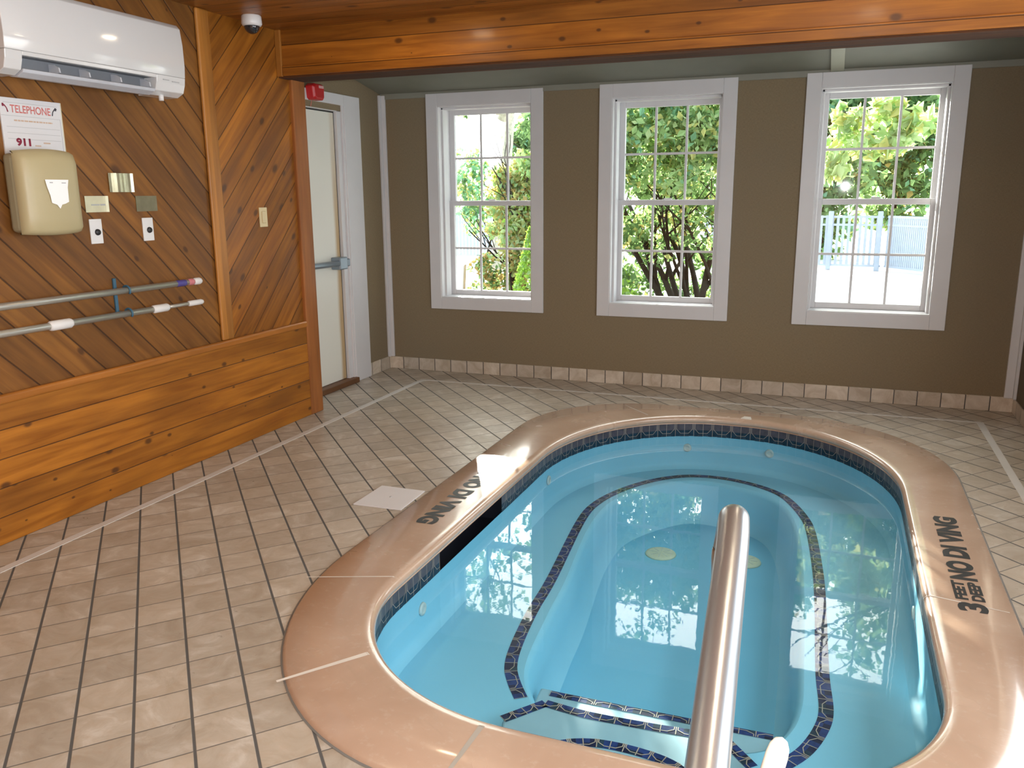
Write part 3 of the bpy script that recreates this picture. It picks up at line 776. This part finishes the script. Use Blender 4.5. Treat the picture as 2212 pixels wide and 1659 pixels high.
for y in (2.88,3.04,3.22,3.40):
    b=MB(); pr=[(.14,2.012),(.20,2.024),(.196,2.045),(.17,2.058),(.14,2.062)]
    extr(b,pr,y,y+.007); b.build('vane',M['ac_mid'],ac)
b=MB(); b.tube([(d0+.17,3.50,1.998),(d0+.17,3.50,1.968)],.012,14); b.build('drain_plug',M['plastic_w'],ac)
b=MB(); b.box(d0+.2195,d0+.2215,3.47,3.51,2.062,2.066); b.box(d0+.2195,d0+.2215,3.53,3.58,2.058,2.062); b.build('badge',M['grey_ink'],ac)

sg=root('telephone_sign',(XL,2.88,1.66),'white TELEPHONE emergency notice with red lettering, behind the cream dispenser','sign')
sx=XL+.006; y0,y1,z0,z1=2.728,3.036,1.655,1.922
b=MB(); b.box(XL,sx,y0,y1,z0,z1); b.box(XL,sx-.001,y1,y1+.006,z0,z1,1); b.build('board',[M['sign'],M['signedge']],sg)
EX=(0,1,0); EZ=(0,0,1); e=.0008
b=MB(); text_into(b,'TELEPHONE',.203,.033,(sx+e,2.777,1.861),EX,EZ,.012); b.build('title_lettering',M['red_ink'],sg)
b=MB(); text_into(b,'911',.072,.034,(sx+e,2.787,1.722),EX,EZ,.05); b.build('number_lettering',M['maroon'],sg)
b=MB()
for z,ya,yb2 in ((1.902,2.745,3.018),(1.848,2.73,3.028),(1.802,2.75,3.02),(1.777,2.75,3.02),(1.752,2.75,3.02)): b.box(sx,sx+e,ya,yb2,z-.0007,z+.0007)
b.box(sx,sx+e,3.027,3.0285,z0+.012,1.848)
b.build('ruled_lines',M['grey_ink'],sg)
b=MB()
yy=2.79
while yy<2.985:
    w_=random.uniform(.008,.02); b.box(sx,sx+e,yy,min(2.985,yy+w_),1.826,1.8325); yy+=w_+.0035
b.build('small_print',M['tan_ink'],sg)
for q in ((2.925,2.96,1.737,1.743),(2.88,2.91,1.724,1.729)):
    b=MB(); b.box(sx,sx+e,*q); b.build('small_print',M['tan_ink'],sg)
for (yc,sgn) in ((3.0,1),(2.752,-1)):
    b=MB(); P=[(sx+.001,yc-sgn*.012,1.862),(sx+.001,yc-sgn*.008,1.878),(sx+.001,yc+sgn*.002,1.890),(sx+.001,yc+sgn*.012,1.892)]
    b.tube(P,[.0025,.002,.0025,.0035],8); b.box(sx,sx+.0015,yc+sgn*.008-.004,yc+sgn*.008+.004,1.884,1.897)
    b.build('handset_symbol',M['dark_ink'] if sgn>0 else M['maroon'],sg)
b=MB(); b.lathe([(0,.0015),(.008,.0015),(.008,0)],(sx,2.745,1.683),'x',16); b.build('corner_emblem',M['dark_ink'],sg)

dp=root('towel_dispenser',(XL,2.87,1.33),'cream plastic dispenser with a bright white window on the timber wall','dispenser')
b=MB(); b.box(XL+.0075,XL+.075,2.70,3.005,1.352,1.688); b.build('back_case',M['cream_d'],dp,.02,3)
b=MB()
fr=[]
def dprof(y): # bulged front
    t_=(y-2.853)/.15; return .135-.018*t_*t_
ys=[2.70+.305*i/12 for i in range(13)]
zs=[1.345,1.352,1.37,1.42,1.5,1.58,1.65,1.685,1.697]
rows=[]
for z in zs:
    ez=0 if 1.37<=z<=1.66 else (.012 if z in (1.352,1.685) else .035)
    row=[(XL+dprof(y)-ez-(.02 if i in (0,12) else 0),y,z+(.012*(1-((y-2.853)/.15)**2) if z>1.6 else (-.008*(1-((y-2.853)/.15)**2) if z<1.4 else 0))) for i,y in enumerate(ys)]
    rows.append([(XL+.070,ys[0],row[0][2])]+row+[(XL+.070,ys[-1],row[-1][2])])
b.grid(rows,False,0,True); b.face(list(reversed(rows[0]))); b.face(rows[-1]); cv=b.build('cover',M['cream'],dp)
b=MB(); xw2=XL+.139; cy=2.854
poly=[(cy-.062,1.578),(cy+.060,1.578),(cy+.052,1.545),(cy+.050,1.482),(cy+.03,1.474),(cy+.012,1.470),(cy+.0,1.452),(cy-.014,1.47),(cy-.040,1.478),(cy-.044,1.51),(cy-.055,1.545)]
b.face([(xw2,p[0],p[1]) for p in poly]); 
wn=b.build('viewing_window',M['paper'],dp); wn['label']='bright white viewing window'
for q in ((cy-.04,cy-.024,1.563,1.567),(cy+.022,cy+.044,1.562,1.566)):
    b=MB(); b.box(xw2+.0002,xw2+.0012,*q); child_of_part(b,'slot',M['grey_ink'],wn,dp)

def timer(y0_,z0_,label):
    o=root('timer_switch',(XL,y0_,z0_),label,'timer switch','timer switches')
    b=MB(); b.box(XL,XL+.007,y0_-.036,y0_+.036,z0_-.059,z0_+.059); b.build('plate',M['plastic_w'],o,.002)
    b=MB(); b.lathe([(.0155,.007),(.0155,.010),(.0135,.016),(.0,.017)],(XL,y0_+.004,z0_-.004),'x',20); b.build('knob',M['knob'],o)
timer(3.162,1.339,'white timer plate with black knob, nearer the cream dispenser')
timer(3.498,1.336,'white timer plate with black knob, farther from the cream dispenser')
def plate(y0_,y1_,z0_,z1_,m_,label,curl):
    o=root('label_plate',(XL,(y0_+y1_)/2,z0_),label,'label','small metal labels above the timers')
    b=MB(); n=10; rows=[]
    for i in range(n+1):
        y=y0_+(y1_-y0_)*i/n; x=XL+.002+curl(i/n)
        rows.append([(x,y,z0_),(x,y,z1_),(x-.0015,y,z1_),(x-.0015,y,z0_)])
    b.grid(rows,True,0,False,True); b.build('plate',m_,o)
    return o
o=plate(3.116,3.252,1.43,1.507,M['brass_l'],'pale yellow label directly right of the cream dispenser',lambda t_:.002+.006*max(0,t_-.85)/.15)
b=MB(); b.box(XL+.0045,XL+.0055,3.15,3.20,1.462,1.468); b.box(XL+.0045,XL+.0055,3.205,3.235,1.461,1.469); b.build('worn_print',M['grey_ink'],o)
plate(3.436,3.580,1.428,1.506,M['brass_d'],'tarnished olive label above the farther timer plate',lambda t_:.001)
plate(3.272,3.420,1.525,1.617,M['brass'],'curled shiny brass plate, highest of the three labels',lambda t_:.004+.010*math.sin(t_*PI*1.2)**2+.016*max(0,t_-.6))

sw=root('light_switch',(XL,4.466,1.31),'ivory light switch on the rising diagonal boards','switch')
b=MB(); b.box(XL,XL+.007,4.428,4.504,1.311,1.431); b.build('plate',M['ivory'],sw,.002)
b=MB(); b.box(XL+.007,XL+.014,4.448,4.484,1.335,1.407); b.build('rocker',M['ivory'],sw,.003)

# telescopic poles and their hook
def pole(name,z_a,z_b,yend,label,parts):
    o=root(name,(XL+.05,2.4,z_a),label,'pole','pool poles hung on the timber wall')
    zf_=lambda y:z_a+(z_b-z_a)*(y-1.5)/(3.8-1.5)
    X_=XL+.052
    for (nm,y0_,y1_,r_,m_) in parts:
        b=MB(); L=y1_-y0_
        if nm=='tube': b.tube([(X_,y0_,zf_(y0_)),(X_,y1_,zf_(y1_))],r_,16)
        else:
            e_=min(.012,L*.3); b.tube([(X_,y0_,zf_(y0_)),(X_,y0_+e_,zf_(y0_+e_)),(X_,y1_-e_,zf_(y1_-e_)),(X_,y1_,zf_(y1_))],[r_*.75,r_,r_,r_*.75],16)
        b.build(nm,M[m_],o)
    return o
pole('telescopic_pole',1.052,1.040,3.8,'aluminium pole with indigo and pink bands, upper of the two wall poles',
     [('tube',1.5,3.72,.0165,'alu'),('band',3.60,3.685,.018,'indigo'),('band',3.69,3.745,.0185,'pink'),('end_cap',3.742,3.80,.0195,'grip')])
pole('telescopic_pole',.938,.923,3.8,'aluminium pole with white grips, lower of the two wall poles',
     [('tube',1.5,3.50,.0165,'alu'),('tube',3.45,3.76,.0105,'alu'),('grip',2.79,2.915,.0235,'grip'),('grip',3.42,3.535,.0215,'grip'),('end_cap',3.685,3.80,.0155,'grip')])
hk=root('pole_hook',(XL,3.235,1.0),'blue two arm hook holding the poles on the timber wall','hook')
b=MB(); b.box(XL,XL+.012,3.225,3.243,.925,1.105); b.build('bracket',M['bluehook'],hk,.003)
for z in (1.042,.927):
    b=MB(); P=[]
    for q in range(0,13):
        a=math.radians(200-q*20); P.append((XL+.052+.024*math.cos(a),3.262,z+.024*math.sin(a)-.0))
    b.tube([(XL+.006,3.236,z+.01),(XL+.02,3.25,z+.006)]+P[1:],.0055,10); b.build('hook_arm',M['bluehook'],hk)

# security camera
sc_=root('security_camera',(-3.225,4.30,CZ),'white dome security camera on the ceiling near the beam','camera')
b=MB(); b.lathe([(.05,.003),(.056,-.006),(.058,-.045),(.052,-.056),(.044,-.058)],(-3.225,4.30,CZ),'z',32); b.build('housing',M['plastic_w'],sc_)
b=MB(); pr=[(.044*math.cos(math.radians(a)),-.056-.044*math.sin(math.radians(a))) for a in range(0,91,10)]; b.lathe(pr,(-3.225,4.30,CZ),'z',32); b.build('dome',M['camdome'],sc_)
# small ceiling sprinkler plate
# red door alarm
al=root('door_alarm',(XA+.02,5.46,2.17),'red door alarm box on the white door frame','alarm')
b=MB(); b.prism([(0,0),(1,0),(1,1),(0,1)],0,0) if False else None
pol=[(5.385,2.185),(5.405,2.172),(5.50,2.172),(5.517,2.185),(5.52,2.27),(5.50,2.283),(5.40,2.283),(5.375,2.265)]
rows=[[(XA+.018,y,z) for y,z in pol],[(XA+.075,y,z) for y,z in pol],[(XA+.088,5.448+(y-5.448)*.82,2.228+(z-2.228)*.82) for y,z in pol]]
b=MB(); b.grid(rows,True,0,False,True); b.build('housing',M['red'],al,.004)
b=MB(); b.box(XA+.0885,XA+.090,5.44,5.50,2.252,2.27); b.build('label_strip',M['redlab'],al)
b=MB(); b.tube([(XA+.03,5.43,2.175),(XA+.028,5.425,2.15),(XA+.024,5.42,2.128)],.0018,8); b.build('cord',M['red_ink'],al)

# recessed lamps: the first is real, the other three are added fill light
LAMPS=[(-2.2,4.165),(-2.2,1.9),(.1,1.9),(.1,3.9)]
for i,(x,y) in enumerate(LAMPS):
    o=root('ceiling_light',(x,y,CZ),['recessed warm ceiling light just in front of the beam at the left','added warm ceiling light over the left deck, out of view','added warm ceiling light over the near right deck, out of view','added warm ceiling light over the far right of the pool, out of view'][i],'ceiling light','recessed ceiling lights')
    b=MB(); b.lathe([(.075,-.001),(.095,-.006),(.1,-.001)],(x,y,CZ),'z',32,0,False); b.build('ring',M['lampring'],o)
    b=MB(); b.lathe([(.0,-.003),(.075,-.003)],(x,y,CZ),'z',32,0,False); b.build('lens',M['lamp'],o)

# ------------------------------------------------------------------ outside
GZ=-.2
b=MB(); b.box(-40,40,D+.25,60,GZ-.1,GZ); g=b.build('ground',M['concrete']); tag(g,'pale concrete paving outside the windows','ground',kind='structure')
b=MB(); b.prism([(-9,7.6),(-.75,7.6),(-.6,9.9),(-1.5,11.5),(-4,12.4),(-9,13)],GZ,GZ+.06); g=b.build('planting_bed',M['mulch']); tag(g,'reddish mulch bed under the shrubs outside','planting bed',kind='structure')
def leaves(b,pts,size,nm,rnd,droop=.0,clus=None):
    for p in pts:
        p=Vector(p); s_=size*rnd.uniform(.6,1.3)
        n=Vector((rnd.gauss(0,1),rnd.gauss(-.25,1),rnd.gauss(.35,.8))).normalized()
        t=n.orthogonal().normalized(); t=Matrix.Rotation(rnd.uniform(0,6.28),3,n)@t
        c=n.cross(t); fold=n*s_*.12
        b.face([p-t*s_*.5,p-c*s_*.3+fold,p+t*s_*.55,p+c*s_*.3+fold],nm(rnd,p))
def blob(rnd,c,r,n,shell=.55):
    out=[]
    while len(out)<n:
        q=Vector((rnd.uniform(-1,1),rnd.uniform(-1,1),rnd.uniform(-1,1)))
        if q.length>1 or q.length<rnd.random()*shell: continue
        out.append((c[0]+q.x*r[0],c[1]+q.y*r[1],c[2]+q.z*r[2]))
    return out
def clumpy(rnd,c,r,ncl,per,cr):
    out=[]
    for cc in blob(rnd,c,r,ncl,.3): out+=blob(rnd,cc,(cr,cr,cr*.75),per,.2)
    return out
def branch(b,p,d,L,r,depth,rnd,spread=.5,mi=0):
    p=Vector(p); d=Vector(d).normalized(); P=[p]; n=5; tips=[]
    for i in range(n):
        d=(d+Vector((rnd.gauss(0,.09),rnd.gauss(0,.09),rnd.gauss(.03,.06)))).normalized(); P.append(P[-1]+d*L/n)
    b.tube(P,[r*(1-.45*i/n) for i in range(n+1)],7,mi)
    if depth>0:
        for q in range(rnd.choice((2,3))):
            i=rnd.choice((2,3,4,5)); dd=(d+Vector((rnd.gauss(0,spread),rnd.gauss(0,spread),rnd.gauss(.15,spread*.6)))).normalized()
            tips+=branch(b,P[i],dd,L*rnd.uniform(.55,.8),r*.5,depth-1,rnd,spread,mi)
    tips.append(P[-1]); return tips
def pick(*ws):
    tot=sum(w for w,_ in ws)
    def f(rnd,p):
        x=rnd.random()*tot
        for w,i in ws:
            x-=w
            if x<=0: return i
        return ws[-1][1]
    return f
LM=['l_green','l_dark','l_teal','l_yel','l_gold','l_lime','l_pale']; LMS=[M[x] for x in LM]
def plant(name,loc,label,cat,leafsets,stems,seed,group=None,barkm='bark'):
    o=root(name,loc,label,cat,group); rnd=random.Random(seed)
    b=MB()
    for fn in stems: fn(b,rnd)
    if b.v: b.build('stems',M[barkm],o)
    b=MB()
    for pts,size,nm in leafsets(rnd): leaves(b,pts,size,nm,rnd)
    b.build('foliage',LMS,o)
    return o
# shrub seen through the middle window
def st_mid(b,r):
    for (dx,dz) in ((-.85,.9),(-.5,1),(-.22,1),(.05,1),(.3,1),(.55,.95),(-.65,.6)):
        branch(b,(-1.42+dx*.10,9.55+r.uniform(-.15,.2),GZ+.02),(dx*.55,r.uniform(.0,.3),dz),r.uniform(1.25,1.55),.045,3,r,.42)
    branch(b,(-1.30,9.6,GZ),(.12,.15,1),1.7,.045,3,r,.4); branch(b,(-1.7,9.65,GZ),(-.12,.15,1),1.7,.045,3,r,.4)
def lf_mid(r):
    yield clumpy(r,(-1.72,8.85,2.15),(1.05,.34,.62),170,60,.20),.085,pick((5,0),(2,6),(1.2,2),(1.2,3),(1.5,1))
    yield clumpy(r,(-1.7,9.5,1.35),(.95,.35,.6),60,40,.2),.08,pick((3,1),(2,0),(1.0,3),(.25,4))
    yield clumpy(r,(-2.95,9.2,1.9),(.32,.3,.7),40,50,.16),.085,pick((3,0),(2,1))  # unseen clump added to block sun on the pool's right side
    yield clumpy(r,(-1.75,10.6,.45),(1.15,.35,.55),50,40,.2),.09,pick((5,1),(1,0),(.3,3))
    yield clumpy(r,(-2.0,8.7,.45),(.35,.3,.35),14,30,.15),.09,pick((3,1),(2,5),(1,0))
    yield clumpy(r,(-1.75,9.5,3.2),(1.0,.5,.4),16,26,.20),.08,pick((3,1),(2,0))
plant('shrub',(-1.42,9.2,GZ+.05),'tall many stemmed green shrub filling the middle window','shrub',lf_mid,[st_mid],11,'shrubs outside the windows')
# golden shrub right half of left window
def st_gold(b,r):
    for q in range(5): branch(b,(-4.4+r.uniform(-.2,.2),12.0,GZ+.02),(r.uniform(-.3,.3),r.uniform(-.2,.2),1),1.3,.03,2,r,.4)
def lf_gold(r):
    yield clumpy(r,(-4.22,12.0,1.12),(.68,.45,.95),190,55,.19),.095,pick((4,3),(2,6),(2,4),(1.5,0),(.6,5))
    yield clumpy(r,(-4.75,12.0,.25),(.5,.3,.35),30,40,.14),.08,pick((3,4),(2,0),(2,1))
plant('shrub',(-4.4,12.0,GZ+.05),'yellow green shrub in the right half of the left window','shrub',lf_gold,[st_gold],5,'shrubs outside the windows')
def st_c(b,r):
    branch(b,(-6.0,14.2,GZ),(.0,0,1),1.5,.025,2,r,.3)
def lf_c(r):
    yield clumpy(r,(-6.15,14.2,1.55),(.40,.5,.75),36,34,.2),.11,pick((4,2),(2,1),(2,3))
plant('small_tree',(-6.0,14.2,GZ),'blue green young tree against the white sky in the left window','tree',lf_c,[st_c],8)
def lf_lime(r):
    pts=[]
    for i in range(1500):
        z=r.random(); rad=.33*(1-z)+.03; a=r.uniform(0,6.28); pts.append((-3.02+rad*math.cos(a),8.55+rad*math.sin(a),GZ+.1+z*1.25))
    yield pts,.06,pick((5,5),(2,0))
def st_lime(b,r): b.tube([(-3.02,8.55,GZ+.02),(-3.02,8.55,GZ+1.2)],[.03,.008],8)
plant('dwarf_conifer',(-3.02,8.55,GZ+.05),'small lime green cone shaped conifer low in the left window','shrub',lf_lime,[st_lime],9)
# tall tree: branches over the windows, crown above the direct view
def st_big(b,r):
    branch(b,(-5.55,13.6,GZ),(.06,0,1),3.2,.14,0,r)
    branch(b,(-5.35,13.6,2.8),(-.1,-.3,1),2.6,.09,4,r,.6); branch(b,(-5.35,13.6,2.7),(.6,-.3,1),2.4,.08,4,r,.6); branch(b,(-5.4,13.6,2.9),(-.7,-.2,.8),2.2,.07,4,r,.6)
def lf_big(r):
    yield clumpy(r,(-5.8,12.8,3.2),(1.0,.5,.42),80,40,.16),.12,pick((3,0),(2,1),(1,2),(1,6))  # clump added to keep the upper sash's sun off the pool steps
    yield clumpy(r,(-5.0,12.6,5.2),(3.2,2.0,1.5),75,30,.38),.13,pick((3,0),(3,1),(1,2))
plant('tree',(-5.55,13.6,GZ),'pale trunked tree standing beyond the left window','tree',lf_big,[st_big],21,'trees beyond the windows','bark_p')
# maple with big pale leaves close to the right window
def st_map(b,r):
    branch(b,(2.1,8.7,GZ),(-.05,0,1),2.5,.09,0,r); branch(b,(2.05,8.7,1.9),(-1,-.05,.12),1.35,.03,2,r,.22); branch(b,(2.05,8.7,2.2),(-.8,.1,.5),1.2,.04,2,r,.3)
def lf_map(r):
    yield clumpy(r,(.28,8.6,2.02),(.5,.25,.28),26,22,.13),.13,pick((4,6),(2,0),(1.5,3))
    yield clumpy(r,(1.0,8.8,3.0),(.9,.5,.5),30,22,.22),.13,pick((2,6),(3,0),(2,1))
    yield clumpy(r,(-.02,8.5,1.72),(.12,.15,.12),5,20,.10),.12,pick((4,6),(1,3))
plant('maple_tree',(2.1,8.7,GZ),'broad pale leaved branch across the top of the right window','tree',lf_map,[st_map],31)
# tree belt behind the fence
for i,(x,y,h,s) in enumerate(((-4.6,26.0,9.0,41),(-.4,23.4,10.5,42),(1.6,27.2,12.5,45),(3.7,23.4,10.5,43),(6.6,27.5,11.5,44),(-9.5,28,4.6,46))):
    def lf_t(r,x=x,y=y,h=h):
        yield clumpy(r,(x,y,h*.47),(1.45,.85,h*.48),int(120+24*h),36,.42),.26,pick((4,1),(3,0),(1,2),(.5,3),(.12,4))
    def st_t(b,r,x=x,y=y,h=h): branch(b,(x,y,GZ),(0,0,1),h*.5,.12,2,r,.3)
    plant('tree',(x,y,GZ),['dark tree beyond the middle window shrub','dark green tree just left of the white fence post','dense green tree directly behind the white picket fence','dark green tree behind the grey gate panel','tall green tree at the right beyond the fence corner','far green tree beyond the left window'][i],'tree',lf_t,[st_t],s,'trees beyond the windows')
# fences
def fence(name,label,p0,p1,z0,z1,pitch,pw,posts,group=None):
    o=root(name,(p0[0],p0[1],GZ),label,'fence',group)
    v=Vector((p1[0]-p0[0],p1[1]-p0[1],0)); L=v.length; ang=math.atan2(v.y,v.x)
    Mx=Matrix.Translation((p0[0],p0[1],0))@Matrix.Rotation(ang,4,'Z')
    for z in (z0+.05,z1-.20,z1-.03):
        b=MB(); b.box(0,L,-.018,.018,z-.022,z+.022,0,Mx); b.build('rail',M['fence'],o)
    n=int(L/pitch)
    for i in range(n):
        u=pitch*(i+.5); b=MB(); b.box(u-pw/2,u+pw/2,-.012,.012,z0+.03,z1,0,Mx); b.build('picket',M['fence'],o)
    for u in posts:
        b=MB(); b.box(u-.05,u+.05,-.05,.05,GZ,z1+.09,0,Mx); b.v+= []; b.build('post',M['fence'],o,.01)
    return o
fence('picket_fence','white spaced picket fence facing the right window',(-2.9,20.4),(.93,20.0),GZ+.06,.985,.115,.055,(.05,1.45,2.78,3.78))
fence('picket_fence','pale blue close picketed fence panel at the right of the fence corner',(1.02,20.0),(1.84,18.85),GZ+.06,.985,.058,.045,(1.36,))
fence('picket_fence','white picket fence glimpsed at the left edge of the left window',(-12.0,19.6),(-8.0,20.6),GZ+.1,1.0,.09,.07,(.05,2.0,3.95))
# resin chair outside
ch=root('garden_chair',(-4.22,9.0,GZ+.06),'white garden chair low at the left of the left window','chair')
b=MB(); 
bp=[(-4.60,.12),(-4.075,.12),(-4.01,.70),(-4.64,.70)]
rows=[[(x,9.02-.10*(z-.2),z) for x,z in bp],[(x,9.05-.10*(z-.2),z) for x,z in bp]]
b.grid(rows,True,0,False,True); b.build('backrest',M['chair_o'],ch,.01)
b=MB(); b.tube([(-4.06,9.045,.12),(-3.998,8.98,.71)],.012,8); b.build('back_edge',M['chair_t'],ch)
b=MB(); b.box(-4.62,-4.06,9.03,9.5,.10,.135); b.build('seat',M['chair_o'],ch,.01)
for x,y in ((-4.59,9.06),(-4.09,9.06),(-4.59,9.47),(-4.09,9.47)):
    b=MB(); b.box(x-.02,x+.02,y-.02,y+.02,GZ+.055,.1); b.build('leg',M['chair_o'],ch,.004)

# ------------------------------------------------------------------ light
W=bpy.data.worlds.new('sky'); SC.world=W; W.use_nodes=True
nt=W.node_tree; nt.nodes.clear(); k=N(nt)
dirv=k.n('ShaderNodeTexCoord').outputs['Generated']
sd=Vector((-.40,.80,.36)).normalized()
dd=k.dot(dirv,tuple(sd))
glow=k.rng(dd,.45,.98,0,1,True)
bg=k.n('ShaderNodeBackground')
k.l(k.mix(glow,(.80,.90,1.0),(1.0,.975,.93)),bg.inputs[0])
k.l(k.m('ADD',3.0,k.m('MULTIPLY',glow,11.0)),bg.inputs[1])
wo=k.n('ShaderNodeOutputWorld'); k.l(bg.outputs[0],wo.inputs[0])
def light(name,t,loc,energy,col,rot=None,**kw):
    l=bpy.data.lights.new(name,t); l.energy=energy; l.color=col
    for a,v in kw.items(): setattr(l,a,v)
    o=bpy.data.objects.new(name,l); COL.objects.link(o); o.location=loc
    if rot: o.rotation_euler=rot
    return o
light('camera_flash','POINT',(.07,-.03,1.57),230,(.95,.98,1),shadow_soft_size=.025)
for i,(x,y) in enumerate(LAMPS):
    light('lamp_light','AREA',(x,y,CZ-.012),[4,7,6,4][i],(1,.82,.58),(0,0,0),shape='DISK',size=.14)  # only the lamp by the beam is real; the others are added
# daylight through the side windows
light('side_window_daylight','AREA',(XR+.25,1.3,1.45),55,(.93,.97,1),(0,math.radians(90),0),shape='RECTANGLE',size=1.5,size_y=2.0)
light('side_window_daylight','AREA',(XR+.25,3.8,1.45),25,(1,.97,.92),(0,math.radians(90),0),shape='RECTANGLE',size=1.5,size_y=1.8)
sun=light('sun','SUN',(-8,22,8),40,(1,.93,.80),angle=.0095)
sun.rotation_euler=Vector((.5,-1,-.296)).to_track_quat('-Z','Y').to_euler()

# ------------------------------------------------------------------ camera
F=1816.03; yaw,pit,rol=.36497,-.22224,-.00827
cyw,sy=math.cos(yaw),math.sin(yaw)
f=Vector((-sy*math.cos(pit),cyw*math.cos(pit),math.sin(pit))); r0=Vector((cyw,sy,0)); u0=r0.cross(f)
r_=math.cos(rol)*r0+math.sin(rol)*u0; u_=-math.sin(rol)*r0+math.cos(rol)*u0
cam=bpy.data.cameras.new('camera'); cam.sensor_width=36; cam.lens=36*F/2212; cam.clip_start=.02; cam.clip_end=200
co=bpy.data.objects.new('camera',cam); COL.objects.link(co)
co.matrix_world=Matrix(((r_.x,u_.x,-f.x,0),(r_.y,u_.y,-f.y,0),(r_.z,u_.z,-f.z,1.5),(0,0,0,1)))
SC.camera=co
for o in ROOTS:
    if '_w' in o: del o['_w']
vs=SC.view_settings; vs.view_transform='Standard'; vs.look='None'; vs.exposure=0.0; vs.gamma=1.0; vs.use_curve_mapping=False
SC.cycles.use_denoising=True
SC.cycles.max_bounces=8; SC.cycles.transparent_max_bounces=12; SC.cycles.sample_clamp_indirect=6
